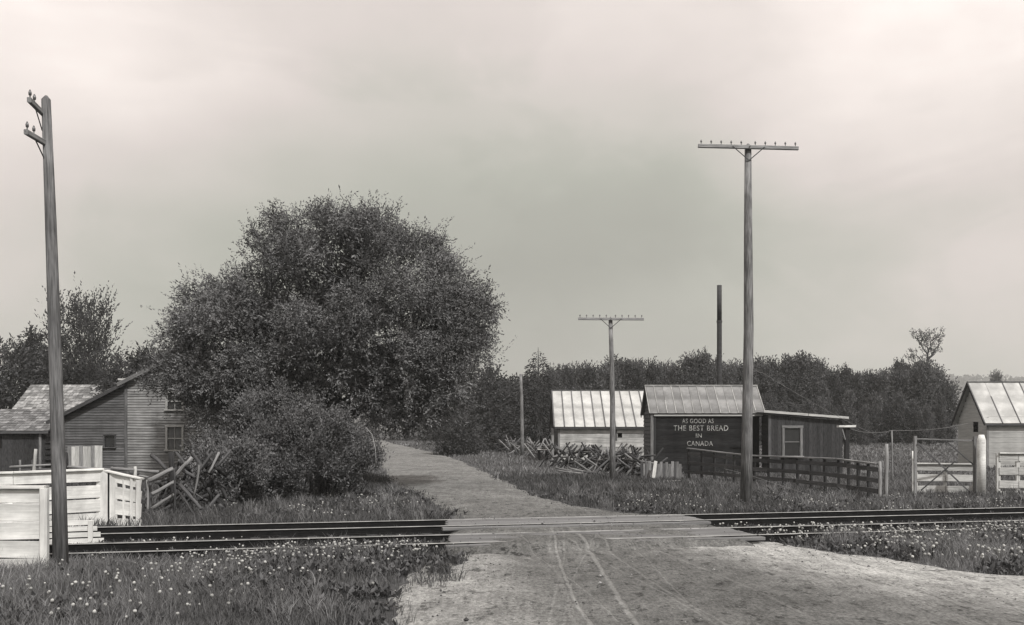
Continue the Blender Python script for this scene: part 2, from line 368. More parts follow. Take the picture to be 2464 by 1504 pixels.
# ------------------------------------------------------------------ railway
SL = .233; DIR = Vector((1, SL, 0)).normalized(); NRM = Vector((-SL, 1, 0)).normalized(); KY = math.sqrt(1+SL*SL)
def on_track(y0, X, z=0): return Vector((X, y0+SL*X, z))
GAUGE = 1.5*KY
FARF = 24.16; FARN = FARF-GAUGE; NEARF = 20.68; NEARN = NEARF-GAUGE
X0, X1 = -60, 70
bedm = mat('ballast_and_cinders', .035, var=.7, scale=9, detail=9, bump=.04, bscale=25)
bx = np.linspace(X0, X1, 400); bo = np.array([-.9, -.6, 0, .8, 1.5, 2.1, 2.9, 3.6, 4.4, 5.2, 5.6, 5.9])*KY
BX, BO = np.meshgrid(bx, bo); BYY = NEARN+BO+SL*BX
BZ = .015+.012*np.sin(BX*3.3)*np.sin(BO*5)+.008*np.sin(BX*11+BO*3); BZ[0] = -.05; BZ[-1] = -.05
tag(mesh_obj('track_bed', grid_mesh('track_bed', BX, BYY, BZ), bedm), kind='structure')
def rail_mesh(L):
    pr = [(-.065, 0), (.065, 0), (.065, .012), (.012, .03), (.01, .12), (.034, .143), (-.034, .143), (-.01, .12), (-.012, .03), (-.065, .012)]
    m = MB(); n = len(pr); m.v = [(x, y, z) for x in (-L/2, L/2) for y, z in pr]; m.f = [(i, n+i, n+(i+1) % n, (i+1) % n) for i in range(n)]+[tuple(range(n)), tuple(reversed(range(n, 2*n)))]
    return m.mesh('rail')
def head_mesh(L):
    pr = [(-.034, .144), (.034, .144), (.035, .15), (.026, .158), (-.026, .158), (-.035, .15)]
    m = MB(); n = len(pr); m.v = [(x, y, z) for x in (-L/2, L/2) for y, z in pr]; m.f = [(i, n+i, n+(i+1) % n, (i+1) % n) for i in range(n)]+[tuple(range(n)), tuple(reversed(range(n, 2*n)))]
    return m.mesh('rail_head')
railM, headM = rail_mesh((X1-X0)*KY), head_mesh((X1-X0)*KY); headM.materials.append(M['steel']); railM.materials.append(M['rust'])
tiem = MB().box(-.11, -1.22, -.13, .11, 1.22, .02).mesh('sleeper'); tiem.materials.append(M['tie'])
rot = Matrix.Rotation(math.atan(SL), 4, 'Z')
for yn, yf, lab in ((FARN, FARF, 'far railway track of dark rails with bright worn heads, nearer the sheds'), (NEARN, NEARF, 'near railway track half buried in white-flowered weeds')):
    t = thing('railway_track', on_track((yn+yf)/2, 0), lab, 'railway track', 'railway tracks across the road')
    for y0 in (yn, yf):
        Mx = Matrix.Translation(on_track(y0, (X0+X1)/2, .03)) @ rot
        r = mesh_obj('rail', railM, None, t, Mx); h = mesh_obj('rail_head', headM, None, r, Mx)
    for i in range(70):
        X = -22+i*.62+random.uniform(-.05, .05)
        if -1.6 < X < 5.2: continue
        mesh_obj('sleeper', tiem, None, t, Matrix.Translation(on_track((yn+yf)/2, X, .01)) @ Matrix.Rotation(math.atan(SL)+random.uniform(-.03, .03), 4, 'Z'))
# plank decks of the crossing: between the rails and outside them
for yn, yf, xa, xb, lab in ((FARN, FARF, -1.55, 4.5, 'worn plank deck of the crossing on the far track'), (NEARN, NEARF, -1.3, 4.9, 'worn plank deck of the crossing on the near track, half covered in dirt')):
    t = thing('crossing_deck', on_track((yn+yf)/2, (xa+xb)/2, 0), lab, 'plank deck', 'plank decks of the level crossing')
    for k, off in enumerate((-.26, .19, .46, .73, 1.0, 1.27, 1.73)):
        y0 = yn+off*KY
        j0, j1 = random.uniform(-.08, .08), .25*(1.3-off)*.9+random.uniform(-.06, .06)
        z = .15 if 0 < off < 1.5 else .135
        bar('plank', on_track(y0, xa+j0, z), on_track(y0, xb+j1, z), .07, .225 if 0 < off < 1.5 else .2, M['plank'], t)
# ramp of dirt laid over the decks
def dirt_ramp():
    xs_ = np.linspace(-1.5, 5.1, 70); of = np.linspace(-.95, 5.75, 80)*KY
    A, B = np.meshgrid(xs_, of); Yb = NEARN+B+SL*A
    prof = np.interp(of/KY, [-.95, -.42, -.38, 1.95, 2.0, 2.55, 2.95, 3.0, 5.3, 5.35, 5.75], [.0, .13, .145, .145, .13, .12, .12, .125, .125, .12, 0])
    n = np.sin(A*1.7+B*.9)*.5+np.sin(A*.8-B*2.2+1)*.5+.35*np.sin(A*5+B*7)
    z = prof[:, None]+.016*n+(.04*np.clip((3.1-of/KY)/.5, .15, 1))[:, None]*np.clip((A+1.0+.3*np.sin(B*3))/.7, 0, 1)*np.clip((4.3+.4*np.sin(B*2+1)-A)/.9, 0, 1)
    e = np.clip((A+1.5)/.35, 0, 1)*np.clip((5.1-A)/.35, 0, 1); z = z*e+(1-e)*.0
    return grid_mesh('crossing_dirt', A, Yb, z, np.stack([np.clip((A+1.5)/6.6, .3, .45), Yb*.05], -1))
tag(mesh_obj('crossing_dirt', dirt_ramp(), bpy.data.materials['dirt_road']), kind='structure')

# ------------------------------------------------------------------ telegraph poles
def telegraph(Y, xb, yb, xt, yt, r0, r1, armpx, lab, army=None, matr='poleA', grp='telegraph poles along the road', tilt=0, z=None):
    base = at(xb, yb, Y); gb = g(base.x, Y); base.z = gb-.3; top = at(xt, yt, Y)
    t = thing('telegraph_pole', (base.x, Y, gb), lab, 'telegraph pole', grp)
    pole('shaft', base, top, r0, r1, M[matr], t, n=14, bend=.05)
    if armpx:
        (xa, ya), (xc, yc) = armpx; a = at(xa, ya, Y-.16); b = at(xc, yc, Y-.16)
        bar('crossarm', a, b, .115, .1, M['old_wood'], t)
        mid = (a+b)/2; s = r1
        for k in range(10):
            u = (.03, .13, .23, .33, .43, .57, .67, .77, .87, .97)[k]; p = a.lerp(b, u)
            m = MB().tube([p+Vector((0, 0, .05)), p+Vector((0, 0, .16))], .014, 6); pin = m.build('pin', M['old_wood'], t)
            m = MB().tube([p+Vector((0, 0, .12)), p+Vector((0, 0, .15)), p+Vector((0, 0, .18)), p+Vector((0, 0, .2))], [.026, .032, .022, .01], 8); m.build('insulator', M['porcelain'], pin, True)
        for sg, u in ((-1, .34), (1, .66)):
            p = a.lerp(b, u)+Vector((0, -.06, 0)); q = Vector((top.x, Y-r1-.02, mid.z-.42))
            bar('brace', p, q, .03, .012, M['iron'], t)
        MB().tube([Vector((top.x, Y-.26, mid.z)), Vector((top.x, Y+.1, mid.z))], .02, 6).build('bolt', M['iron'], t)
        MB().tube([top, top+Vector((0, 0, .09))], [r1, .015], 12).build('pole_tip', M[matr], t)
    return t
telegraph(31, 1795, 1212, 1800, 352, .195, .112, ((1680, 351), (1921, 357)), 'tall telegraph pole with one ten pin crossarm beside the dark fence')
telegraph(44.5, 1474, 1162, 1469, 767, .145, .09, ((1391, 767), (1549, 768)), 'shorter telegraph pole with one crossarm in front of the pale roofed shed')
p3 = telegraph(80, 1257, 1100, 1253, 900, .17, .11, None, 'distant bare pale pole at the roadside left of the pale roofed shed')
# the near pole along the railway, with two side arms
b0 = at(147, 1372, 16.2); t0 = at(111, 240, 16.2); b0.z = 0
t = thing('telegraph_pole', b0, 'big dark leaning telegraph pole with two side arms at the left', 'telegraph pole', 'telegraph poles along the railway')
pole('shaft', b0-Vector((0, 0, .3)), t0, .128, .075, M['poleB'], t, n=16, bend=.04)
MB().tube([t0, t0+Vector((0, 0, .07))], [.075, .02], 12).build('pole_tip', M['poleB'], t)
for (xa, ya, xc, yc) in ((100, 272, 70, 240), (108, 346, 62, 317)):
    zz = HC-(ya-HZ)*16.2/F; Yn = (zz-HC)*F/(HZ-yc)
    a = Vector(((xa-CX)*16.2/F+.02, 16.2-.02, zz)); b = Vector(((xc-CX)*Yn/F, Yn, zz))
    arm = bar('side_arm', a+(a-b).normalized()*.12, b, .085, .07, M['old_wood'], t)
    for u in (.6, .93):
        p = a.lerp(b, u); MB().tube([p+Vector((0, 0, .05)), p+Vector((0, 0, .12))], .012, 6).build('pin', M['old_wood'], arm)
        MB().tube([p+Vector((0, 0, .09)), p+Vector((0, 0, .13)), p+Vector((0, 0, .18))], [.024, .028, .01], 8).build('insulator', M['porcelain'], arm, True)
    q = a.lerp(b, .5); bar('brace', q+Vector((.0, 0, -.05)), a+Vector((.0, 0, -.3)), .025, .012, M['iron'], t)

# smokestack behind the bread shed
sb = at(1731, 928, 57); st_ = at(1731, 686, 57); gb = g(sb.x, 57)
t = thing('smokestack', (sb.x, 57, gb), 'tall thin dark smokestack pipe rising behind the shed with the lettering', 'smokestack')
zs = [gb-.2, 3.9, 6.4, 8.9, st_.z]; rs = .16
for i in range(4):
    MB().tube([(sb.x, 57, zs[i]), (sb.x, 57, zs[i+1]-.01)], rs-.006*i, 16, cap=(i in (0, 3))).build('pipe_section', M['stack'], t, True)
for i in (1, 2, 3): MB().tube([(sb.x, 57, zs[i]-.05), (sb.x, 57, zs[i]+.05)], rs+.012, 16).build('pipe_collar', M['iron'], t)

# ------------------------------------------------------------------ buildings
def wall_boards(parent, a, b, z0, ztop, matr, step=.2, t=.025, vertical=False, name='wall_board', holes=(), out=(0, -1, 0), backing=True, jitter=.0, fill=.88):
    """cladding from a to b (xy), z0 up to ztop(u), u along the wall in metres; holes = (u0,u1,z0,z1) left open"""
    a = Vector((a[0], a[1], 0)); b = Vector((b[0], b[1], 0)); L = (b-a).length; d = (b-a)/L; out = Vector(out)
    if backing:
        m = MB(); us = sorted({0, L, *[u for h in holes for u in h[:2]]}); n = 40
        us = sorted(set([L*i/n for i in range(n+1)]+[u for h in holes for u in h[:2]]))
        zs_ = [z0, *sorted({z for h in holes for z in h[2:]})]
        for u0, u1 in zip(us, us[1:]):
            if u1-u0 < 1e-5: continue
            um = (u0+u1)/2; lev = [z0]+[z for z in zs_[1:]]+[None]
            for k in range(len(lev)-1):
                lo = lev[k]; 
                if lev[k+1] is None: p = (lo, lo, ztop(u0), ztop(u1))
                else: p = (lo, lo, min(lev[k+1], ztop(u0)), min(lev[k+1], ztop(u1)))
                if p[2] <= lo+1e-4 and p[3] <= lo+1e-4: continue
                zm = (lo+p[2])/2
                if any(h[0]-1e-6 < um < h[1]+1e-6 and h[2]-1e-6 < zm < h[3]+1e-6 for h in holes): continue
                q = [a+d*u0+Vector((0, 0, lo)), a+d*u1+Vector((0, 0, lo)), a+d*u1+Vector((0, 0, max(p[3], lo))), a+d*u0+Vector((0, 0, max(p[2], lo)))]
                m.poly(q)
        m.build('wall', matr if vertical else M['black_wood'], parent)  # backing behind level boards is near black, painting shadow lines into the gaps
    cuts = []
    if vertical:
        u = 0
        while u < L-.02:
            w = min(step*random.uniform(.8, 1.2), L-u); um = u+w/2; segs = [(z0+random.uniform(0, jitter), min(ztop(u+.01), ztop(u+w-.01))-.02)]
            for h in holes:
                if h[0]-w*.4 < um < h[1]+w*.4:
                    segs = [s_ for lo, hi in segs for s_ in ((lo, min(hi, h[2])), (max(lo, h[3]), hi)) if s_[1]-s_[0] > .03]
            for lo, hi in segs: cuts.append((a+d*um+Vector((0, 0, lo)), a+d*um+Vector((0, 0, hi)), w-.006, d))
            u += w
        for p, q, w, up in cuts: bar(name, p+out*(t/2+.004+random.uniform(0, .008)), q+out*(t/2+.004+random.uniform(0, .008)), round(w, 2), t, matr, parent, up=d)
    else:
        z = z0
        us = np.linspace(0, L, 240); zt = np.array([ztop(u) for u in us])
        while z < zt.max()-.03:
            ok = zt > z+step*.75
            if not ok.any(): break
            u0, u1 = us[ok][0], us[ok][-1]; segs = [(u0, u1)]
            for h in holes:
                if h[2] < z+step*.5 < h[3]: segs = [s_ for lo, hi in segs for s_ in ((lo, min(hi, h[0])), (max(lo, h[1]), hi)) if s_[1]-s_[0] > .05]
            for lo, hi in segs:
                tip = -.05
                o = bar(name, a+d*lo+Vector((0, 0, z+step/2))+out*(t/2+.006), a+d*hi+Vector((0, 0, z+step/2))+out*(t/2+.006), round(step*fill, 3), t, matr, parent, up=(out*(-.2 if fill < .95 else -.03)+Vector((0, 0, 1))))
            z += step
def window(parent, c, w, h, cols, rows, matr, gl, out=(0, -1, 0), fr=.08, dbl=True):
    """c = bottom centre on the wall plane; sash window with frame, sill, bars and one pane object per light"""
    out = Vector(out); r = Vector((-out.y, out.x, 0)); c = Vector(c)
    w_ = thing('window', c, None, None); w_.parent = parent; w_.location = c-wpos(parent)
    for s in (-1, 1): bar('frame_post', c+r*s*w/2+out*.04, c+r*s*w/2+Vector((0, 0, h))+out*.04, fr, .09, matr, w_, up=r)
    bar('lintel', c-r*(w/2+fr*.7)+Vector((0, 0, h+fr*.5))+out*.045, c+r*(w/2+fr*.7)+Vector((0, 0, h+fr*.5))+out*.045, fr, .1, matr, w_)
    bar('sill', c-r*(w/2+fr)-Vector((0, 0, fr*.4))+out*.06, c+r*(w/2+fr)-Vector((0, 0, fr*.4))+out*.06, fr*.8, .14, matr, w_)
    iw = w-fr; 
    for i in range(1, cols): bar('glazing_bar', c+r*(-iw/2+iw*i/cols)+out*.01, c+r*(-iw/2+iw*i/cols)+Vector((0, 0, h))+out*.01, .03, .03, matr, w_, up=r)
    for j in range(1, rows): bar('glazing_bar', c-r*iw/2+Vector((0, 0, h*j/rows))+out*.012, c+r*iw/2+Vector((0, 0, h*j/rows))+out*.012, .05 if j*2 == rows else .03, .03, matr, w_)
    for i in range(cols):
        for j in range(rows):
            bar('pane', c+r*(-iw/2+iw*(i+.5)/cols)+Vector((0, 0, h*j/rows+.02))-out*.02, c+r*(-iw/2+iw*(i+.5)/cols)+Vector((0, 0, h*(j+1)/rows-.02))-out*.02, iw/cols-.02, .006, gl, w_, up=r)
def roof_sheets(parent, e0, e1, r0, r1, n, sheet, seam, seam_w=.05, t=.03, name='roof_sheet', skip=()):
    """one slope: eave e0-e1, ridge r0-r1, n metal sheets side by side with battens over the joints"""
    e0, e1, r0, r1 = map(Vector, (e0, e1, r0, r1)); nrm = (e1-e0).cross(r0-e0).normalized()
    if nrm.z < 0: nrm = -nrm
    for i in range(n):
        a, b = i/n+.001, (i+1)/n-.001
        jl = random.uniform(-.02, .02)
        p = [e0.lerp(e1, a), e0.lerp(e1, b), r0.lerp(r1, b), r0.lerp(r1, a)]
        p = [q+nrm*(t+random.uniform(0, .006)) for q in p]
        MB().poly(p, nrm, t).build(name, sheet, parent)
    for i in range(n+1):
        a = e0.lerp(e1, i/n)+nrm*(t+.02); b = r0.lerp(r1, i/n)+nrm*(t+.02)
        if i in skip: b = a.lerp(b, random.uniform(.3, .7))
        bar('roof_batten', a, b, .035, seam_w, seam, parent, up=nrm)
def shingles(parent, e0, e1, r0, r1, rows, matr, per=14):
    e0, e1, r0, r1 = map(Vector, (e0, e1, r0, r1)); nrm = (e1-e0).cross(r0-e0).normalized()
    if nrm.z < 0: nrm = -nrm
    MB().poly([e0, e1, r1, r0], nrm, .04).build('roof_deck', M['dark_wood'], parent)
    for j in range(rows):
        lo, hi = j/rows, (j+1.15)/rows; hi = min(hi, 1)
        a, b = e0.lerp(r0, lo), e1.lerp(r1, lo); c, d = e0.lerp(r0, hi), e1.lerp(r1, hi)
        cuts = [0]+[(k+random.uniform(-.3, .3))/per for k in range(1, per)]+[1]
        for u0, u1 in zip(cuts, cuts[1:]):
            k = random.uniform(.0, .012)
            p = [a.lerp(b, u0+.001)+nrm*(.03+k), a.lerp(b, u1-.001)+nrm*(.03+k), c.lerp(d, u1-.001)+nrm*.012, c.lerp(d, u0+.001)+nrm*.012]
            MB().poly(p, nrm, .009).build('shingle', matr, parent)

# ---- the dark shed with the bread advertisement, and its lean-to
Yw = 52.0
def Xp(x, Y=Yw): return (x-CX)*Y/F
def Zp(y, Y=Yw): return HC-(y-HZ)*Y/F
G0 = g(9, 52)-.05
shed = thing('shed', (Xp(1700), Yw, 0), 'dark shed with AS GOOD AS THE BEST BREAD IN CANADA lettered on its front', 'shed', 'sheds beside the road')
xl, xr = Xp(1570), Xp(1812); depth = 3.3; ze = Zp(994); Yr = Yw+depth/2
zr = HC+(HZ-930)*Yr/F
wall_boards(shed, (xl, Yw), (xr, Yw), G0, lambda u: ze-.02, M['signwall'], step=.165, t=.02, fill=.975)
slope = (zr-ze)/(depth/2)
gab = lambda u: ze+min(u, depth-u)*slope-.03
wall_boards(shed, (xl, Yw), (xl, Yw+depth), G0, gab, M['dark_wood'], step=.22, out=(-1, 0, 0))
xR2 = Xp(1830)
wall_boards(shed, (xR2, Yw+1.0), (xR2, Yw+depth), G0, lambda u: ze+min(u+1.0, depth-u-1.0)*slope-.03, M['dark_wood'], step=.22, out=(1, 0, 0))
wall_boards(shed, (xl, Yw+depth), (xR2, Yw+depth), G0, lambda u: ze, M['dark_wood'], step=.22, out=(0, 1, 0))
bar('corner_board', (xl-.03, Yw-.05, G0), (xl-.03, Yw-.05, ze), .16, .04, M['old_wood'], shed, up=(1, 0, 0))
bar('corner_board', (xl+.12, Yw-.06, G0), (xl+.12, Yw-.06, ze), .1, .03, M['black_wood'], shed, up=(1, 0, 0))
oh = .15; ye = Yw-oh; zed = ze-oh*slope*.55
ex0, ex1 = (1563-CX)*ye/F, (1841-CX)*ye/F
rx0, rx1 = ex0-.0, ex1+.0
E = lambda x, s: Vector((x, Yr-s*(depth/2+oh), zed))
roof_sheets(shed, E(ex0, 1)+Vector((0, 0, .04)), E(ex1, 1)+Vector((0, 0, .04)), (rx0, Yr, zr), (rx1, Yr, zr), 13, M['sheet_dull'], M['seam_pale'], seam_w=.045, skip=(2, 5, 9, 11))
roof_sheets(shed, E(ex0, -1), E(ex1, -1), (rx0, Yr, zr), (rx1, Yr, zr), 6, M['sheet_dull'], M['seam_pale'])
bar('ridge_cap', (rx0-.03, Yr, zr+.06), (rx1+.03, Yr, zr+.06), .05, .18, M['seam_pale'], shed)
bar('fascia', (ex0+.25, ye+.06, zed-.05), (ex1-.1, ye+.06, zed-.05), .1, .03, M['trim'], shed)
bar('soffit_board', (ex0+.2, ye+.09, zed-.1), (ex1-.1, ye+.09, zed-.1), .03, .13, M['black_wood'], shed)
for s in (1, -1): bar('barge_board', E(ex0+.02, s)-Vector((0, 0, .06)), Vector((rx0+.02, Yr, zr-.06)), .2, .04, M['black_wood'], shed)
for s in (1, -1): bar('barge_board', E(ex1-.02, s)-Vector((0, 0, .06)), Vector((rx1-.02, Yr, zr-.06)), .12, .04, M['sheet_dull'], shed)
# knot hole / patch on the roof
pp = at(1657, 952, 52.6)
# the lettering
def text(body, xc, yc, px_w, px_h, name='lettering'):
    cu = bpy.data.curves.new('lettering', 'FONT'); cu.body = body; cu.size = 1; cu.extrude = .004; cu.align_x = 'CENTER'; cu.offset = .006; cu.space_character = 1.1; cu.resolution_u = 3
    o = bpy.data.objects.new('tmp', cu); COL.objects.link(o); bpy.context.view_layer.update()
    me = bpy.data.meshes.new_from_object(o.evaluated_get(bpy.context.evaluated_depsgraph_get())); bpy.data.objects.remove(o)
    me.name = name; co = np.empty(len(me.vertices)*3); me.vertices.foreach_get('co', co); co = co.reshape(-1, 3)
    w = px_w*Yw/F; h = px_h*Yw/F; mn, mx = co.min(0), co.max(0)
    co[:, 0] = (co[:, 0]-(mn[0]+mx[0])/2)/(mx[0]-mn[0])*w; co[:, 1] = (co[:, 1]-(mn[1]+mx[1])/2)/(mx[1]-mn[1])*h
    co[:, :2] += .004*np.sin(co[:, [1, 0]]*9+co[:, [0, 1]]*4); me.vertices.foreach_set('co', co.ravel()); me.update(); me.materials.clear()
    p = Vector((Xp(xc), Yw-.045, Zp(yc)))
    return mesh_obj(name, me, M['letters'], shed, Matrix.Translation(p) @ Matrix.Rotation(R(90), 4, 'X'))
text('AS GOOD AS', 1679, 1013, 76, 11); text('THE BEST BREAD', 1686, 1030, 132, 13); text('IN', 1681, 1048, 14, 10); text('CANADA', 1684, 1067, 62, 12)
# lean-to
Ya = 50.6; ax0, ax1 = (1853-CX)*Ya/F, (2026-CX)*Ya/F; 
za0 = HC+(HZ-993)*Ya/F; za1 = HC+(HZ-1008)*Ya/F
wy0, wy1 = HC+(HZ-1097)*Ya/F, HC+(HZ-1030)*Ya/F
wc = (1906-CX)*Ya/F; ww = .95
hole = (wc-ww/2-ax0, wc+ww/2-ax0, wy0, wy1)
wall_boards(shed, (ax0, Ya), (ax1, Ya), G0, lambda u: za0+(za1-za0)*u/(ax1-ax0)-.1, M['annexwall'], step=.2, vertical=True, holes=(hole,), jitter=.05)
window(shed, (wc, Ya, wy0), ww, wy1-wy0, 1, 2, M['old_wood'], M['glass'], fr=.13)
bar('curtain_scrap', (wc-.3, Ya+.03, wy0+.3), (wc-.1, Ya+.03, wy0+.05), .12, .01, M['pale_wood'], shed, up=(0, 0, 1))
wall_boards(shed, (ax0, Ya), (ax0, Yw+.2), G0, lambda u: za0-.1, M['black_wood'], step=.2, out=(-1, 0, 0))
wall_boards(shed, (ax1, Ya), (ax1, Ya+3.4), G0, lambda u: za1-.1, M['annexwall'], step=.22, out=(1, 0, 0))
wall_boards(shed, (xr, Yw+.9), (ax0+.02, Yw+.9), G0, lambda u: ze-.1, M['black_wood'], step=.2, vertical=True)
a_ = Vector(((1838-CX)*(Ya-.25)/F, Ya-.25, HC+(HZ-988)*(Ya-.25)/F)); b_ = Vector(((2042-CX)*(Ya-.25)/F, Ya-.25, HC+(HZ-1003)*(Ya-.25)/F))
dd = Vector((0, 4.1, 0))
for k in range(14):
    u0, u1 = k/14, (k+1)/14-.004
    MB().poly([a_+(b_-a_)*u0+dd*0, a_+(b_-a_)*u1+dd*0, a_+(b_-a_)*u1+dd, a_+(b_-a_)*u0+dd], (0, 0, 1), .03).build('roof_board', M['old_wood'], shed)
bar('fascia', a_-Vector((0, .02, .04)), a_.lerp(b_, .52)-Vector((0, .02, .045)), .13, .03, M['pale_wood'], shed)
bar('fascia', a_.lerp(b_, .525)-Vector((0, .035, .05)), b_-Vector((0, .035, .05)), .12, .03, M['pale_wood'], shed)
bar('eave_board', a_+Vector((-.5, 0, -.03)), a_+Vector((.05, 0, -.05)), .1, .05, M['old_wood'], shed)
bar('corner_board', (ax0-.03, Ya-.04, G0), (ax0-.03, Ya-.04, za0-.12), .14, .03, M['dark_wood'], shed, up=(1, 0, 0))

# ---- shed with the pale metal roof
def gable_shed(name, label, x0, x1, Yf, dep, ze, zr, zg, nsheets, sheetm, seamm, wallm, gablem, oh=.3, step=.3, vertical=False, holes=(), lholes=(), skip=(), grp='sheds beside the road', seam_w=.06, back=True, xoh=.25, fill=.965):
    s = thing(name, ((x0+x1)/2, Yf, zg), label, 'shed', grp)
    Yr = Yf+dep/2; sl = (zr-ze)/(dep/2)
    wall_boards(s, (x0, Yf), (x1, Yf), zg-.1, lambda u: ze-.02, wallm, step=step, vertical=vertical, holes=holes, fill=fill)
    gb_ = lambda u: ze+min(u, dep-u)*sl-.03
    wall_boards(s, (x0, Yf), (x0, Yf+dep), zg-.1, gb_, gablem, step=step, out=(-1, 0, 0), holes=lholes, fill=fill)
    wall_boards(s, (x1, Yf), (x1, Yf+dep), zg-.1, gb_, gablem, step=step, out=(1, 0, 0))
    wall_boards(s, (x0, Yf+dep), (x1, Yf+dep), zg-.1, lambda u: ze-.02, gablem, step=step, out=(0, 1, 0))
    A = lambda x, k: Vector((x, Yr-k*(dep/2+oh), ze-oh*sl))
    a, b = x0-xoh, x1+xoh
    roof_sheets(s, A(a, 1), A(b, 1), (a, Yr, zr), (b, Yr, zr), nsheets, sheetm, seamm, seam_w=seam_w, skip=skip)
    roof_sheets(s, A(a, -1), A(b, -1), (a, Yr, zr), (b, Yr, zr), nsheets, sheetm, seamm, seam_w=seam_w)
    bar('ridge_cap', (a, Yr, zr+.06), (b, Yr, zr+.06), .05, .2, seamm, s)
    bar('fascia', A(a, 1)+Vector((.02, .03, -.06)), A(b, 1)+Vector((-.02, .03, -.06)), .12, .03, M['dark_wood'], s)
    for k in (1, -1):
        for xx in (a, b): bar('barge_board', A(xx, k)-Vector((0, 0, .07)), Vector((xx, Yr, zr-.07)), .18, .035, M['black_wood'], s)
    bar('corner_board', (x0, Yf-.05, zg-.1), (x0, Yf-.05, ze), .15, .03, M['old_wood'], s, up=(1, 0, 0))
    return s
Yb = 68.0; zg2 = g(6, 68)
s2 = gable_shed('shed', 'whitewashed shed with a pale seamed metal roof behind the log tangle', Xp(1345, Yb), Xp(1640, Yb), Yb, 7.6, Zp(1020, Yb), HC+(HZ-941)*(Yb+3.8)/F, zg2, 13, M['sheet'], M['seam_dark'], mat('grey_white_boards', .42, var=.35, scale=2, stretch=(.4, 4, 4), rnd=.25, stain=.3), M['black_wood'], step=.33,  # gables near black: the shade of that side is put into their colour
  holes=((Xp(1486, Yb)-Xp(1345, Yb), Xp(1497, Yb)-Xp(1345, Yb), Zp(1058, Yb), Zp(1037, Yb)),), oh=.35, seam_w=.09, xoh=.35)
bar('window_post', (Xp(1483, Yb), Yb-.05, Zp(1060, Yb)), (Xp(1483, Yb), Yb-.05, Zp(1035, Yb)), .1, .03, M['dark_wood'], s2, up=(1, 0, 0))
MB().box(Xp(1484, Yb), Yb+.3, Zp(1060, Yb), Xp(1500, Yb), Yb+.32, Zp(1035, Yb)).build('opening_shade_sheet', M['dark'], s2)  # dark sheet behind the hole, painted shade of the inside
bar('corner_post', (Xp(1330, Yb), Yb+.1, zg2-.1), (Xp(1330, Yb), Yb+.1, Zp(1030, Yb)), .18, .14, M['old_wood'], s2, up=(1, 0, 0))
# ---- cabin at the right edge
Yc = 62.0; zg3 = g(31, 62); c0 = Xp(2376, Yc)
dp = 4.0
s3 = gable_shed('cabin', 'small whitewashed cabin with a steep metal roof at the right edge', c0, c0+8.5, Yc, dp, HC+(HZ-1004)*Yc/F, HC+(HZ-921)*(Yc+dp/2)/F, zg3, 8, M['sheet'], M['seam_dark'], mat('cabin_whitewash', .38, var=.2, scale=1.5, stretch=(.4, 4, 4), rnd=.05, stain=.15), mat('cabin_gable_boards', .36, var=.2, scale=2, stretch=(.4, 4, 4), rnd=.05), step=.34,
  lholes=((1.15, 1.85, Zp(1044, Yc), Zp(1017, Yc)),), oh=.35, fill=.995, grp='cabins', xoh=.35, seam_w=.07, skip=(1,))
tag(s3, cat='cabin'); del s3['group']
MB().box(c0+.25, Yc+1.0, Zp(1050, Yc), c0+.27, Yc+2.0, Zp(1010, Yc)).build('opening_shade_sheet', M['dark'], s3)  # dark sheet painting the shade behind the gable window

# ---- the farmhouse with its lean-to
Yh = 46.0; hx0, hxr, hx1 = Xp(304, Yh), Xp(446, Yh), Xp(588, Yh); hz0 = g(-18, 46)-.05
zhe, zhr = Zp(916, Yh), Zp(846, Yh); hw = hx1-hx0; dh = 8.5
house = thing('house', (hxr, Yh, 0), 'weathered clapboard farmhouse with a chimney, half hidden by the big tree', 'house')
hs = (zhr-zhe)/(hw/2)
wb0, wt0 = Zp(1082, Yh), Zp(1028, Yh); wcx = Xp(421, Yh); wwid = Xp(441, Yh)-Xp(402, Yh)
w2b, w2t = Zp(985, Yh), Zp(946, Yh)
wall_boards(house, (hx0, Yh), (hx1, Yh), hz0, lambda u: zhe+min(u, hw-u)*hs-.03, M['clap'], step=.128, t=.02, holes=((wcx-wwid/2-hx0, wcx+wwid/2-hx0, wb0, wt0), (wcx-wwid/2-hx0, wcx+wwid/2-hx0, w2b, w2t)), name='clapboard')
window(house, (wcx, Yh, wb0), wwid, wt0-wb0, 2, 2, M['trim'], M['paneglass'], fr=.1)
window(house, (wcx, Yh, w2b), wwid, w2t-w2b, 2, 2, M['trim'], M['glass'], fr=.1)
wall_boards(house, (hx1, Yh), (hx1, Yh+dh), hz0, lambda u: zhe, M['clap'], step=.26, out=(1, 0, 0), name='clapboard')
wall_boards(house, (hx0, Yh+.02), (hx0, Yh+dh), hz0, lambda u: zhe, M['clap'], step=.26, out=(-1, 0, 0), name='clapboard')
wall_boards(house, (hx0, Yh+dh), (hx1, Yh+dh), hz0, lambda u: zhe+min(u, hw-u)*hs-.03, M['clap'], step=.26, out=(0, 1, 0), name='clapboard')
bar('corner_board', (hx0, Yh-.05, hz0), (hx0, Yh-.05, zhe+.05), .13, .035, M['clap_dark'], house, up=(1, 0, 0))
bar('corner_board', (hx1, Yh-.05, hz0), (hx1, Yh-.05, zhe+.05), .13, .035, M['trim'], house, up=(1, 0, 0))
bar('cornice_return', (hx0-.32, Yh-.12, zhe+.05), (hx0+.5, Yh-.12, zhe+.05), .09, .2, M['pale_wood'], house)
for sg in (-1, 1):
    ex = hxr+sg*(hw/2+.32); ez = zhr-(hw/2+.32)*hs
    shingles(house, (ex, Yh-.3, ez+.03), (ex, Yh+dh+.3, ez+.03), (hxr, Yh-.3, zhr+.03), (hxr, Yh+dh+.3, zhr+.03), 8, M['shingle'], per=9)
    bar('barge_board', (ex, Yh-.32, ez-.06), (hxr, Yh-.32, zhr-.04), .17, .035, M['old_wood'], house)
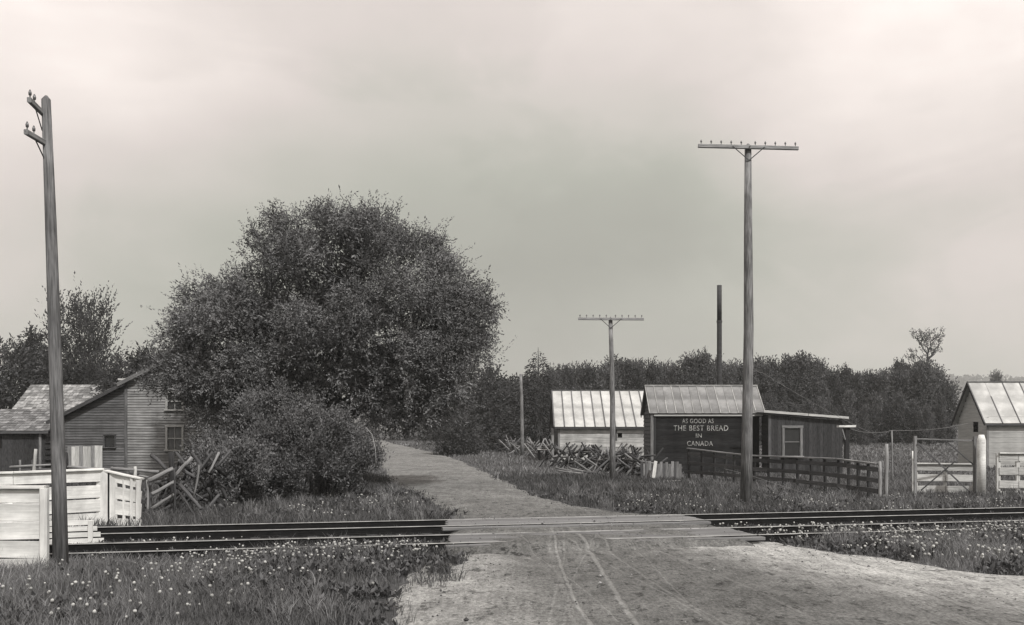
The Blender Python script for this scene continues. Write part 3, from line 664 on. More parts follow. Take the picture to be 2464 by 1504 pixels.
ch0, ch1 = Xp(405, Yh), Xp(430, Yh); chy = Yh+1.2
chm = MB().box(ch0, chy, zhe, ch1, chy+.55, HC+(HZ-812)*chy/F).build('chimney', M['brick'], house)
MB().box(ch0-.04, chy-.04, HC+(HZ-812)*chy/F, ch1+.04, chy+.59, HC+(HZ-812)*chy/F+.09).build('chimney_cap', M['brick'], chm)
# lean-to
lx0 = Xp(135, Yh); lz0, lz1 = Zp(1006, Yh), Zp(921, Yh); lw = hx0-lx0
top = lambda u: lz0+(lz1-lz0)*u/lw-.04
swx0, swx1, swz0, swz1 = Xp(250, Yh)-lx0, Xp(277, Yh)-lx0, Zp(1076, Yh), Zp(1048, Yh)
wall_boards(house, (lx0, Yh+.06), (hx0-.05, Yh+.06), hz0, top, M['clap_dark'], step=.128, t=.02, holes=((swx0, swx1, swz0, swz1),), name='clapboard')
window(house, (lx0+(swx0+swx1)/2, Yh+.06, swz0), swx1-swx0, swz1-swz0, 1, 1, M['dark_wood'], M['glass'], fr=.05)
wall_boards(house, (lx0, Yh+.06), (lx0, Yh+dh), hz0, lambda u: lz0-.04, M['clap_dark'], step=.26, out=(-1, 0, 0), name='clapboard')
ex = lx0-.35; sl_ = (lz1-lz0)/lw; ez = lz0-.35*sl_
shingles(house, (ex, Yh-.25, ez+.02), (ex, Yh+dh, ez+.02), (hx0-.02, Yh-.25, lz1+.02), (hx0-.02, Yh+dh, lz1+.02), 8, M['shingle'], per=9)
bar('barge_board', (ex, Yh-.27, ez-.07), (hx0-.04, Yh-.27, lz1-.07), .16, .03, M['dark_wood'], house)
# pale patch of vertical boards (a door) on the lean-to
for k in range(9):
    x = Xp(168+k*9.3, Yh); bar('door_board', (x, Yh-.03, Zp(1135, Yh)), (x, Yh-.03, Zp(1073+random.uniform(-1, 1.5), Yh)), .18, .03, M['pale_wood'] if k % 3 else M['old_wood'], house, up=(1, 0, 0))

# ---- low barn at the left edge and the long shingled barn behind
def barn(name, label, x0, x1, Yf, ze, zr, zg, dep, wallm, shm, rows, per, step=.3, vertical=True):
    s = thing(name, ((x0+x1)/2, Yf, zg), label, 'barn', 'barns at the left')
    wall_boards(s, (x0, Yf), (x1, Yf), zg-.1, lambda u: ze, wallm, step=step, vertical=vertical, jitter=.03)
    sl = (zr-ze)/(dep/2); gb_ = lambda u: ze+min(u, dep-u)*sl-.03
    wall_boards(s, (x1, Yf), (x1, Yf+dep), zg-.1, gb_, wallm, step=step, out=(1, 0, 0))
    wall_boards(s, (x0, Yf), (x0, Yf+dep), zg-.1, gb_, wallm, step=step, out=(-1, 0, 0))
    for k in (1, -1):
        yy = Yf+dep/2-k*(dep/2+.3); z_ = ze-.3*sl
        shingles(s, (x0-.3, yy, z_), (x1+.3, yy, z_), (x0-.3, Yf+dep/2, zr), (x1+.3, Yf+dep/2, zr), rows if k == 1 else 4, shm, per=per if k == 1 else 6)
    bar('fascia', (x0-.3, Yf-.28, ze-.3*sl-.06), (x1+.3, Yf-.28, ze-.3*sl-.06), .13, .03, M['dark_wood'], s)
    return s
Y1 = 50.0
b1 = barn('barn', 'low dark barn with a shingle roof at the left edge, behind the white fence', Xp(-260, Y1), Xp(108, Y1), Y1, Zp(1031, Y1), HC+(HZ-985)*(Y1+2.2)/F, g(-28, 50), 4.4, M['annexwall'], M['shingle'], 9, 30)
bar('corner_post', (Xp(99, Y1), Y1-.1, -.05), (Xp(99, Y1), Y1-.1, Zp(1030, Y1)), .12, .08, M['old_wood'], b1, up=(1, 0, 0))
MB().box(Xp(-30, Y1), Y1-.06, Zp(1078, Y1), Xp(5, Y1), Y1-.03, Zp(1050, Y1)).build('hatch_shade_panel', M['dark'], b1)  # dark panel on the boards, painted shade of an open hatch
Y2 = 64.0
b2 = barn('barn', 'long barn with a pale shingle roof behind the farmhouse lean-to', Xp(38, Y2), Xp(268, Y2), Y2, Zp(987, Y2), HC+(HZ-926)*(Y2+2.6)/F, g(-30, 64), 5.2, M['dark_wood'], M['shingle_pale'], 10, 22)

# ------------------------------------------------------------------ fences
def fence(name, label, pts, tops, rails, posts, railm, postm, cap=None, group=None, board_w=.2, capm=None, post_w=.12, zbase=None, cat='fence', over=.0, post_lean=0, post_side=1):
    """pts: ground xy along the line; tops: height at each; rails: heights as shares of the top; posts: parameters along"""
    P = [Vector((p[0], p[1], g(p[0], p[1]))) for p in pts]
    s = thing(name, P[0], label, cat, group)
    seg = [0]
    for a, b in zip(P, P[1:]): seg.append(seg[-1]+(b-a).length)
    def pos(d, h):
        for i in range(len(P)-1):
            if d <= seg[i+1]+1e-6 or i == len(P)-2:
                u = (d-seg[i])/(seg[i+1]-seg[i]); return P[i].lerp(P[i+1], u)+Vector((0, 0, (tops[i]+(tops[i+1]-tops[i])*u)*h)), (P[i+1]-P[i]).normalized()
    T = seg[-1]; ps = [T*u for u in posts]
    for d in ps:
        p, dr = pos(d, 0); q, _ = pos(d, 1.0); nrm = Vector((dr.y, -dr.x, 0))*post_side
        if nrm.y*post_side > 0: nrm = -nrm
        l = Vector((random.uniform(-post_lean, post_lean), 0, 0))
        bar('post', p-Vector((0, 0, .1))-nrm*(.05+post_w*.2)*1.0, q-nrm*(.05+post_w*.2)+Vector((0, 0, over))+l, post_w, post_w*.8, postm, s, up=dr)
    for h in rails:
        for d0, d1 in zip(ps, ps[1:]):
            a, dr = pos(d0+.01, h); b, _ = pos(d1-.01, h)
            j = random.uniform(-.012, .012)
            bar('board', a+Vector((0, 0, j)), b+Vector((0, 0, -j)), board_w, .025, railm, s)
    if cap:
        for d0, d1 in zip(ps, ps[1:]):
            a, dr = pos(d0, 1); b, _ = pos(d1, 1)
            bar('cap_board', a+Vector((0, 0, .02)), b+Vector((0, 0, .02)), cap, .17, capm or railm, s)
    return s
PX = lambda x, Y: ((x-CX)*Y/F, Y)
W_ = M['white']
# left: white fence behind the tracks (x 0..265) then its short end wing (265..345)
fA = fence('white_fence', 'white board fence behind the leaning pole, three dark gaps between its boards', [(-13.2, 21.9), (-12.0, 22.6), (-10.35, 24.3)], [1.38, 1.38, 1.4], (.91, .62, .37, .12), (0, .42, .985), W_, W_, cap=.05, group='white fences of the cattle guard', board_w=.31, post_w=.16)
bar('end_board', (-10.36, 24.22, 0), (-10.36, 24.22, 1.38), .34, .03, W_, fA, up=(1, 0, 0))
s = thing('white_fence', (-10.1, 24.3, 0), 'short white fence end with three columns of square holes beside the log heap', 'fence', 'white fences of the cattle guard')
wx = [PX(u, 24.0)[0] for u in (262, 293, 315, 335, 346)]; wt = [1.35, 1.28, 1.22, 1.16, 1.12]; wyy = [24.28, 24.2, 24.1, 24.0, 23.95]
for i, (w_, u) in enumerate(zip((.24, .07, .07, .12), (0, 1, 2, 3))):
    bar('upright_board', (wx[u], wyy[u]-.06, 0), (wx[u], wyy[u]-.06, wt[u]), w_, .03, W_, s, up=(1, 0, 0))
for h, w_ in ((.91, .22), (.63, .30), (.34, .34), (.06, .2)):
    bar('board', (wx[0]-.08, wyy[0]-.01, wt[0]*h), (wx[3]+.05, wyy[3]-.01, wt[3]*h+.0), w_, .03, W_, s)
bar('cap_board', (wx[0]-.2, wyy[0], wt[0]+.03), (wx[3]+.08, wyy[3], wt[3]+.03), .04, .16, W_, s)
# near white fence, left edge
fence('white_fence', 'nearest white board fence standing in the weeds at the left edge', [(-11.2, 16.3), (-9.3, 16.25), PX(117, 16.2)], [1.42, 1.42, 1.42], (.93, .71, .49, .27, .06), (0, .45, .73, .99), W_, W_, cap=.05, group='white fences of the cattle guard', board_w=.285, post_w=.13, post_side=-1)
# low slatted guard between the tracks
s = thing('cattle_guard', (PX(180, 20)[0], 20, 0), 'low white slatted guard beside the rails behind the leaning pole', 'cattle guard')
for k in range(4):
    z = .07+k*.125; bar('slat', (PX(100, 20)[0], 19.95+k*.02, z), (PX(250-k*9, 20.3)[0], 20.3+k*.02, z), .1, .03, W_, s)
for x in (130, 215): bar('post', (PX(x, 20.15)[0], 20.2, -.1), (PX(x, 20.15)[0], 20.2, .5), .09, .06, W_, s, up=(1, 0, 0))
# right: dark curving fence with a pale cap
FP = [PX(1655, 47), PX(1730, 45), PX(1800, 42), PX(1900, 39.5), PX(2010, 36.5), PX(2112, 32.5)]
FT = [HC-44*47/F, HC-53*45/F, HC-61*42/F, HC-65*39.5/F, HC-69*36.5/F, HC-82*32.5/F]
FT = [a-g(*p) for a, p in zip(FT, FP)]
fence('board_fence', 'long dark board fence with a pale cap rail curving past the tall pole', FP, FT, (.86, .56, .27), tuple(np.linspace(0, 1, 17)), M['dark_wood'], M['black_wood'], cap=.06, capm=M['old_wood'], board_w=.16, post_w=.11, post_lean=.03)
# inner face of the same wing: older grey boards behind
# low pale board screen before the shed
s = thing('board_screen', (PX(1590, 47)[0], 47, 0), 'low grey screen of upright boards below the bread lettering', 'fence')
for k in range(15):
    x, y = PX(1545+k*6.6, 47); zz_ = g(x, y); bar('board', (x, y, zz_-.05), (x+random.uniform(-.03, .03), y, zz_+.86+random.uniform(-.1, .06)), .125, .02, M['old_wood'] if k % 4 else M['dark_wood'], s, up=(1, 0, 0))
bar('rail', (PX(1540, 47)[0], 47.03, g(6.3, 47)+.6), (PX(1642, 47)[0], 47.03, g(8.3, 47)+.6), .08, .04, M['dark_wood'], s)
o = bar('leaning_board', PX(1572, 46)+(g(6.8, 46)+.15,), PX(1578, 46.6)+(g(6.8, 46)+.95,), .16, .03, M['pale_wood'], None, up=(1, 0, 0)); tag(o, 'pale board leaning on the low grey screen', 'board')
o = bar('fallen_plank', PX(1555, 44.5)+(g(6.2, 44.5)+.05,), PX(1640, 44.9)+(g(8, 44.9)+.08,), .05, .2, M['pale_wood'], None); tag(o, 'pale plank lying in the grass before the low grey screen', 'plank')
# gate and white fences at the right
s = thing('gate', PX(2270, 34.3)+(0,), 'tall wire braced gate frame between the thin post and the white post', 'gate')
z = lambda y, Y=34.3: HC-(y-HZ)*Y/F
q = lambda x, y, Y=34.3: Vector((PX(x, Y)[0], Y, z(y, Y)))
bar('gate_post', q(2202, 1200), q(2202, 1049), .1, .1, M['old_wood'], s, up=(1, 0, 0)); bar('gate_post', q(2346, 1198), q(2346, 1050), .12, .1, M['old_wood'], s, up=(1, 0, 0))
bar('top_rail', q(2202, 1056, 34.35), q(2346, 1060, 34.35), .05, .04, M['old_wood'], s)
bar('brace', q(2208, 1066, 34.2), q(2345, 1195, 34.2), .05, .03, M['dark_wood'], s); bar('brace', q(2281, 1065, 34.15), q(2342, 1118, 34.15), .04, .03, M['dark_wood'], s); bar('brace', q(2216, 1180, 34.14), q(2298, 1110, 34.14), .045, .03, M['dark_wood'], s)
o = MB().tube([q(2361.5, 1205, 33.9), q(2361.5, 1060, 33.9), q(2361.5, 1046, 33.9)], [.155, .15, .09], 12).build('white_post', W_, None, True); tag(o, 'thick round white gate post right of the wire braced gate', 'post')
fence('white_fence', 'white board fence seen through the wire braced gate', [PX(2206, 35.6), PX(2344, 35.2)], [1.16, 1.14], (.9, .56, .2), (0, .5, 1), M['pale_wood'], M['pale_wood'], cap=.05, group='white fences at the right', board_w=.25, post_w=.1)
fence('white_fence', 'white fence cut by the right edge of the picture below the cabin', [PX(2404, 34.2), PX(2640, 34.0)], [1.55, 1.5], (.91, .6, .29, .05), (0, .2, .42, .65, 1), M['pale_wood'], M['pale_wood'], cap=.05, group='white fences at the right', board_w=.27, post_w=.14)
# assorted posts
def single_post(x, y0, y1, Y, w, m, label, name='fence_post', lean=0):
    b = at(x, y0, Y); b.z = g(b.x, Y)-.1; t = at(x+lean, y1, Y); o = pole(name, b, t, w/2, w/2*.85, m, None, n=8, bend=.02); tag(o, label, 'post'); return o
single_post(2117, 1197, 1110, 32.4, .13, M['old_wood'], 'grey end post of the dark board fence')
single_post(2131, 1195, 1068, 33, .15, M['old_wood'], 'stout pale stump post between the dark fence and the gate', lean=2)
single_post(2146, 1110, 1036, 44, .09, M['old_wood'], 'thin post carrying a wire in the field beyond the stump post')
single_post(1996, 1000, 957, 58, .1, M['black_wood'], 'dark spike standing up behind the lean-to roof')
single_post(2196, 1165, 1085, 35, .07, M['white'], 'narrow white stake against the left gate post')
single_post(1362, 1142, 1098, 50, .05, M['old_wood'], 'thin stick leaning in the grass left of the middle pole', lean=8)
single_post(1553, 1142, 1105, 46, .1, M['dark_wood'], 'short dark stake in the weeds by the low grey screen')
Yt = 42.0; s = thing('platform_post', PX(2037, Yt)+(g(14.7, Yt),), 'dark post with a short white plank across its top at the lean-to corner', 'post')
bar('post', at(2037, 1120, Yt), at(2038, 1029, Yt), .2, .18, M['black_wood'], s, up=(1, 0, 0)); bar('plank', at(2016, 1026, Yt-.05), at(2057, 1026, Yt-.05), .09, .3, M['white'], s); bar('brace', at(2026, 1030, Yt-.1), at(2034, 1058, Yt-.1), .04, .04, M['old_wood'], s)
# wires
def wire(name, pts, r, label, cat='wire', sag=0):
    P_ = []
    for a, b in zip(pts, pts[1:]):
        for i in range(8):
            u = i/8; P_.append(a.lerp(b, u)-Vector((0, 0, sag*4*u*(1-u))))
    P_.append(pts[-1]); o = MB().tube(P_, r, 5).build(name, M['wire'], None, True); tag(o, label, cat)
wire('wire', [at(1801, 870, 31), at(1835, 897, 36), at(2110, 1048, 44)], .007, 'slack wire running down from the tall pole over the lean-to', sag=.1)
wire('wire', [at(2039, 1030, 42), at(2146, 1036, 44), at(2330, 1018, 60)], .009, 'wire strung from the plank topped post to the cabin', sag=.15)
wire('guy_wire', [at(1742, 1128, 35), at(1793, 1140, 31), at(1960, 1195, 31)], .006, 'low loose guy wire crossing the foot of the tall pole')

# ------------------------------------------------------------------ log heaps and rail fences
def seg(parent, x0, y0, x1, y1, Y0, Y1, r, m='old_wood', name='log', flat=False):
    a, b = at(x0, y0, Y0), at(x1, y1, Y1)
    for p in (a, b): p.z = max(p.z, g(p.x, p.y)-.05)
    if flat: return bar(name, a, b, r*2, r, M[m], parent)
    return pole(name, a, b, r, r*random.uniform(.7, .95), M[m], parent, n=7, bend=.02)
D1 = lambda u, v: (.478*u, 674+.478*v)
heap = thing('log_fence', at(430, 1240, 27), 'jumbled heap of grey rails and posts against the bush beside the white fence', 'rail fence')
HL = [(752, 1185, 750, 990, 27, 27, .12, 'dark_wood'), (742, 1190, 740, 1005, 26.8, 26.8, .06, 'old_wood'), (868, 1190, 862, 865, 27.6, 27.6, .15, 'black_wood'), (878, 1180, 878, 945, 26.7, 26.7, .05, 'dark_wood'),
 (762, 880, 835, 950, 28, 27.5, .11, 'dark_wood'), (748, 1010, 872, 948, 26.7, 27, .12, 'pale_wood'), (765, 1078, 882, 1012, 26.8, 27.2, .1, 'old_wood'), (762, 1152, 875, 1078, 26.8, 27.2, .1, 'old_wood'), (760, 1190, 870, 1130, 26.9, 27.3, .08, 'dark_wood'),
 (905, 1030, 1012, 1152, 27, 26.3, .1, 'old_wood'), (895, 1060, 978, 1185, 26.9, 26.2, .07, 'old_wood'), (1003, 930, 975, 1092, 26.8, 26.6, .06, 'pale_wood'), (965, 868, 1032, 965, 28, 27.6, .09, 'dark_wood'), (1102, 868, 1050, 970, 28, 27.6, .07, 'pale_wood'),
 (1160, 855, 1095, 935, 28.3, 27.8, .08, 'old_wood'), (1070, 866, 990, 975, 27.8, 27.4, .08, 'dark_wood'), (888, 870, 935, 935, 28, 27.7, .08, 'old_wood'), (967, 893, 888, 978, 27.2, 27, .1, 'old_wood'), (940, 915, 880, 990, 27, 26.8, .07, 'pale_wood'),
 (780, 1020, 900, 985, 27.8, 28, .07, 'dark_wood'), (800, 1100, 960, 1000, 27.9, 28, .07, 'black_wood'), (820, 1180, 930, 1060, 27.8, 28, .08, 'dark_wood'), (1040, 870, 1090, 940, 28.2, 27.9, .06, 'dark_wood'), (955, 1060, 1020, 1100, 27.3, 27.2, .05, 'dark_wood'), (700, 985, 790, 1000, 28.2, 28, .06, 'old_wood'), (900, 1150, 1050, 1020, 28, 28.4, .06, 'dark_wood')]
for u0, v0, u1, v1, Ya_, Yb_, r, m_ in HL:
    (x0, y0), (x1, y1) = D1(u0, v0), D1(u1, v1); seg(heap, x0, y0, x1, y1, Ya_, Yb_, r*.56, {'pale_wood': 'old_wood', 'old_wood': 'dark_wood' if random.random() < .45 else 'old_wood'}.get(m_, m_))
for k in range(60):
    u0 = random.uniform(770, 1120); v0 = random.uniform(930, 1170); an = random.choice((-1, 1))*random.uniform(.4, 1.3); l_n = random.uniform(50, 110)
    (x0, y0), (x1, y1) = D1(u0, v0), D1(u0+l_n*math.cos(an), v0+l_n*math.sin(an)); seg(heap, x0, y0, x1, y1, 27.9+random.uniform(-.3, .6), 28.1+random.uniform(-.3, .6), random.uniform(.03, .06), random.choice(('dark_wood', 'black_wood', 'black_wood')))
# old rails lying between the white fence and the house
of_ = thing('pole_fence', at(200, 1130, 33), 'old low pole fence between the white fence and the farmhouse', 'rail fence')
for (u0, v0, u1, v1, Yq, r, m_) in ((50, 942, 255, 930, 33, .05, 'old_wood'), (340, 940, 560, 955, 33, .05, 'old_wood'), (560, 950, 800, 965, 32, .06, 'old_wood'), (100, 958, 420, 950, 34, .05, 'dark_wood'), (420, 962, 700, 975, 33.5, .06, 'dark_wood'), (165, 1000, 180, 850, 33, .07, 'pale_wood'), (158, 1000, 162, 905, 33.3, .05, 'dark_wood'), (560, 1000, 562, 938, 32.5, .05, 'old_wood'), (680, 1010, 680, 938, 31.5, .06, 'pale_wood'), (97, 1000, 100, 905, 33.4, .04, 'old_wood'), (330, 1020, 333, 870, 33, .08, 'black_wood'), (640, 1000, 645, 945, 32.5, .05, 'old_wood')):
    (x0, y0), (x1, y1) = D1(u0, v0), D1(u1, v1); seg(of_, x0, y0, x1, y1, Yq, Yq, r, m_)
# snake fences of split rails: crossed stakes and rails
def snake(label, px0, px1, Y0, Y1, h, nb, grp, dens=1., mt=('dark_wood', 'black_wood', 'black_wood', 'dark_wood', 'old_wood')):
    s = thing('split_rail_fence', (PX(px0, Y0)+(g(*PX(px0, Y0)),)), label, 'rail fence', grp)
    P_ = []
    for i in range(nb+1):
        u = i/nb; x, y = PX(px0+(px1-px0)*u, Y0+(Y1-Y0)*u); P_.append(Vector((x, y+(.9 if i % 2 else -.2), g(x, y))))
    for a, b in zip(P_, P_[1:]):
        d = (b-a).normalized()
        for k in range(5):
            z_ = .12+k*h/5.5; j = lambda: Vector((random.uniform(-.35, .35), random.uniform(-.3, .3), random.uniform(-.28, .28)))
            pole('rail', a-d*.35+Vector((0, 0, z_))+j(), b+d*.35+Vector((0, 0, z_+.05))+j(), random.uniform(.05, .08), .05, M[random.choice(mt)], s, n=6, bend=.03)
        for c in (a,):
            for sg in [random.choice((-1, 1)) for _ in range(int(3+dens*6))]:
                l = random.uniform(.2, 1.3); hh = h*random.uniform(.7, 1.25); o_ = random.uniform(-.9, .9)
                pole('stake', c+Vector((-sg*l*.6+o_, -.2, 0)), c+Vector((sg*l*.6+o_+random.uniform(-.2, .2), random.uniform(0, .3), hh)), random.uniform(.04, .085), .05, M[random.choice(mt)], s, n=6, bend=.02)
    return s
random.seed(11)
snake('tangled dark split rail fence in front of the pale roofed shed', 1345, 1560, 62, 50, 1.35, 9, 'split rail fences', 1.)
snake('second row of the split rail tangle, nearer the middle pole', 1430, 1560, 56, 47, 1.1, 5, 'split rail fences', .8)
snake('distant split rail fence running back along the road under the trees', 1150, 1330, 98, 74, 1.35, 10, 'split rail fences', .6, ('dark_wood', 'old_wood', 'old_wood'))
s = thing('plank_platform', at(1310, 1088, 70), 'low pale topped platform between the distant pole and the pale roofed shed', 'platform')
bar('top_plank', at(1293, 1081, 70), at(1338, 1083, 70), .06, 1.0, M['pale_wood'], s)
for x in (1297, 1315, 1334): bar('post', at(x, 1107, 70.1), at(x, 1083, 70.1), .2, .1, M['black_wood'], s, up=(1, 0, 0))
for k in range(14):
    a = random.uniform(0, math.pi); 
    # loose logs lying round the tangle
    x0 = 1380+random.uniform(0, 170); y_ = 52+random.uniform(-2, 3); X_, _ = PX(x0, y_); 
    o = pole('fallen_log', Vector((X_, y_, g(X_, y_)+.08)), Vector((X_+1.4*math.cos(a), y_+.8*math.sin(a), g(X_, y_)+random.uniform(.1, .7))), .07, .05, M[random.choice(('dark_wood', 'old_wood'))], None, n=6, bend=.03)
    tag(o, 'loose log lying along the foot of the dark split rail tangle', 'log', 'loose logs by the split rail tangle')

# ------------------------------------------------------------------ foliage helpers (numpy)
def leaf_mesh(name, P, D, L, Wd, tone, mats, flat=None):
    n = len(P); D = D/np.linalg.norm(D, axis=1, keepdims=True)
    Rn = rng.normal(size=(n, 3)) if flat is None else flat
    Sd = np.cross(D, Rn); Sd /= np.linalg.norm(Sd, axis=1, keepdims=True)+1e-9
    v = np.empty((n, 4, 3), np.float32)
    v[:, 0] = P; v[:, 1] = P+D*(L*.45)[:, None]+Sd*(Wd*.5)[:, None]; v[:, 2] = P+D*L[:, None]; v[:, 3] = P+D*(L*.45)[:, None]-Sd*(Wd*.5)[:, None]
    me = bpy.data.meshes.new(name); me.vertices.add(n*4); me.vertices.foreach_set('co', v.ravel())
    me.loops.add(n*4); me.loops.foreach_set('vertex_index', np.arange(n*4, dtype=np.int32))
    me.polygons.add(n); me.polygons.foreach_set('loop_start', np.arange(n, dtype=np.int32)*4)
    me.update(calc_edges=True); a = me.attributes.new('tone', 'FLOAT', 'POINT'); a.data.foreach_set('value', np.repeat(tone, 4).astype(np.float32))
    me.materials.append(mats); return me
def inside(poly, x, y):
    c = np.zeros(len(x), bool); n = len(poly)
    for i in range(n):
        x0, y0 = poly[i]; x1, y1 = poly[(i+1) % n]
        with np.errstate(divide='ignore', invalid='ignore'):
            c ^= ((y0 > y) != (y1 > y)) & (x < (x1-x0)*(y-y0)/(y1-y0+1e-12)+x0)
    return c
def pdist(poly, x, y):
    d = np.full(len(x), 1e9); n = len(poly)
    for i in range(n):
        ax, ay = poly[i]; bx_, by_ = poly[(i+1) % n]; vx, vy = bx_-ax, by_-ay; t_ = np.clip(((x-ax)*vx+(y-ay)*vy)/(vx*vx+vy*vy+1e-12), 0, 1)
        d = np.minimum(d, np.hypot(x-ax-t_*vx, y-ay-t_*vy))
    return d
def clusters(outline, Y, n, tmax, edge_m, holes=(), shell=.5, inset=.25):
    """cluster centres filling a rounded volume whose silhouette is the outline (columns/rows at distance Y)"""
    poly = [((x-CX)*Y/F, HC-(y-HZ)*Y/F) for x, y in outline]; A = np.array(poly); mn, mx = A.min(0), A.max(0)
    out = []
    while len(out) < n:
        x = rng.uniform(mn[0], mx[0], 4000); z_ = rng.uniform(mn[1], mx[1], 4000); k = inside(poly, x, z_)
        for hx, hy, hr in holes:
            hX, hZ = (hx-CX)*Y/F, HC-(hy-HZ)*Y/F; k &= np.hypot(x-hX, z_-hZ) > hr*Y/F
        x, z_ = x[k], z_[k]; d = pdist(poly, x, z_); q_ = np.clip(d/edge_m, 0, 1); t_ = tmax*(1-(1-q_)**2)**.7
        k2 = d > inset*rng.uniform(.6 if inset > .5 else 0, 1, len(d)); x, z_, t_ = x[k2], z_[k2], t_[k2]
        y = Y+t_*np.sign(rng.uniform(-1, 1, len(x)))*rng.random(len(x))**shell
        out += list(zip(x, y, z_))
    return np.array(out[:n]), poly
def foliage(C, r, twigs, leaves, L, Wd, droop, tone_lo, tone_hi, centre=None, spread=.6, up=.15):
    n = len(C); cen = C.mean(0) if centre is None else np.array(centre)
    ct = rng.uniform(tone_lo, tone_hi, n)
    c = np.repeat(C, twigs, 0); m = len(c); o = c-cen; o /= np.linalg.norm(o, axis=1, keepdims=True)+1e-6
    d = rng.normal(size=(m, 3))+o*.7; d /= np.linalg.norm(d, axis=1, keepdims=True); d[:, 2] += up
    st = c+rng.normal(size=(m, 3))*r*.28; ln = r*rng.uniform(.5, 1.25, m); tt = np.repeat(ct, twigs)*rng.uniform(.8, 1.2, m)
    s = np.tile(np.linspace(.12, 1, leaves), m); S_ = np.repeat(st, leaves, 0); Dn = np.repeat(d, leaves, 0); Ln = np.repeat(ln, leaves)
    P = S_+Dn*(s*Ln)[:, None]; P[:, 2] -= droop*(s**2)*Ln
    Dd = Dn+rng.normal(size=Dn.shape)*spread; Dd[:, 2] -= droop*s*1.6
    k = len(P); P += rng.normal(size=P.shape)*.03
    return P, Dd, L*rng.uniform(.6, 1.3, k), Wd*rng.uniform(.7, 1.3, k), np.repeat(tt, leaves)*rng.uniform(.75, 1.3, k)
def limb(m, a, b, r0, r1, n=7, sag=.0, k=5, wild=.25):
    a = Vector(a); b = Vector(b); pts = []
    for i in range(k+1):
        u = i/k; p = a.lerp(b, u)+Vector((random.uniform(-wild, wild), random.uniform(-wild, wild), random.uniform(-wild, wild)+sag*math.sin(u*math.pi)))*(1 if 0 < i < k else 0); pts.append(p)
    m.tube(pts, [r0+(r1-r0)*i/k for i in range(k+1)], n)

# ------------------------------------------------------------------ the big tree
YT = 41.0
big = [(385, 775), (397, 705), (425, 662), (480, 640), (560, 632), (600, 615), (570, 560), (572, 520), (620, 500), (700, 495), (780, 480), (860, 468), (940, 490), (1000, 512), (1050, 532), (1108, 560), (1128, 620), (1150, 658), (1190, 682), (1222, 722), (1228, 765), (1210, 800), (1212, 850), (1188, 885), (1150, 905), (1140, 960), (1125, 1005), (1060, 1042), (1000, 1056), (930, 1052), (880, 1035), (780, 1035), (640, 1010), (560, 1060), (490, 1075), (478, 1030), (462, 1000), (405, 955), (385, 900), (398, 865), (378, 825)]
big = [(x+((26 if y < 850 else 4) if x < 620 else -16 if x > 1100 else 0), y+(28 if y < 700 else 0)) for x, y in big]
holes = ((1022, 692, 22), (735, 838, 15), (800, 800, 14), (690, 800, 10), (840, 770, 9), (560, 790, 9), (640, 640, 8), (705, 612, 0), (1040, 720, 12))
B0, poly = clusters(big, YT, 160, 4.3, 6.5, holes, .45, inset=.95)
def lumps(B, rb, per, low=-.45):
    d = rng.normal(size=(len(B)*per, 3)); d[:, 2] = np.where(d[:, 2]/np.linalg.norm(d, axis=1) < low, -d[:, 2], d[:, 2]); d /= np.linalg.norm(d, axis=1, keepdims=True)
    R_ = np.repeat(rb*rng.uniform(.75, 1.3, len(B)), per); return np.repeat(B, per, 0)+d*(R_*rng.uniform(.65, 1.05, len(d)))[:, None]*[1, 1, .8]
C = lumps(B0, 1.05, 10); Cin, _ = clusters(big, YT, 110, 3, 6, holes, 1.2, inset=1.2)
Ced, _ = clusters(big, YT, 1500, 1.3, 3, holes, 1, inset=.35); Ced = Ced[pdist(poly, Ced[:, 0], Ced[:, 2]) < 1.5][:300]
tx, ty = (770-CX)*YT/F, YT+.5; tb = Vector((tx, ty, g(tx, ty)))
tree = thing('broadleaf_tree', tb, 'huge spreading willow-like tree overhanging the road beside the farmhouse', 'tree')
m = MB(); fork = Vector((tx+.2, ty, 2.6)); m.tube([tb-Vector((0, 0, .3)), tb+Vector((0, 0, .3)), tb+Vector((.1, 0, 1.4)), fork], [.8, .62, .52, .48], 12, wob=.05); m.build('trunk', M['bark'], tree, True)
mains = [at(790, 640, YT), at(600, 740, YT-1.5), at(950, 660, YT+1), at(1080, 760, YT-1), at(480, 850, YT+1), at(700, 560, YT+1.5), at(1120, 900, YT+.5), at(880, 560, YT-2)]
for e in mains: m = MB(); limb(m, fork, e, .26, .07, sag=.5, k=7, wild=.3); m.build('limb', M['bark'], tree, True)
m = MB()
for i in rng.choice(len(C), 260, replace=False):
    c = Vector(C[i]); e = min(mains, key=lambda q_: (q_-c).length); s0 = fork.lerp(e, random.uniform(.45, .95)); limb(m, s0, c, .06, .015, n=4, k=4, wild=.18)
m.build('branches', M['bark'], tree)['kind'] = 'stuff'
P, Dd, L_, W2, T_ = foliage(C, .6, 17, 12, .135, .05, .3, .7, 1.25, centre=(tx, ty, 4.5), up=.25)
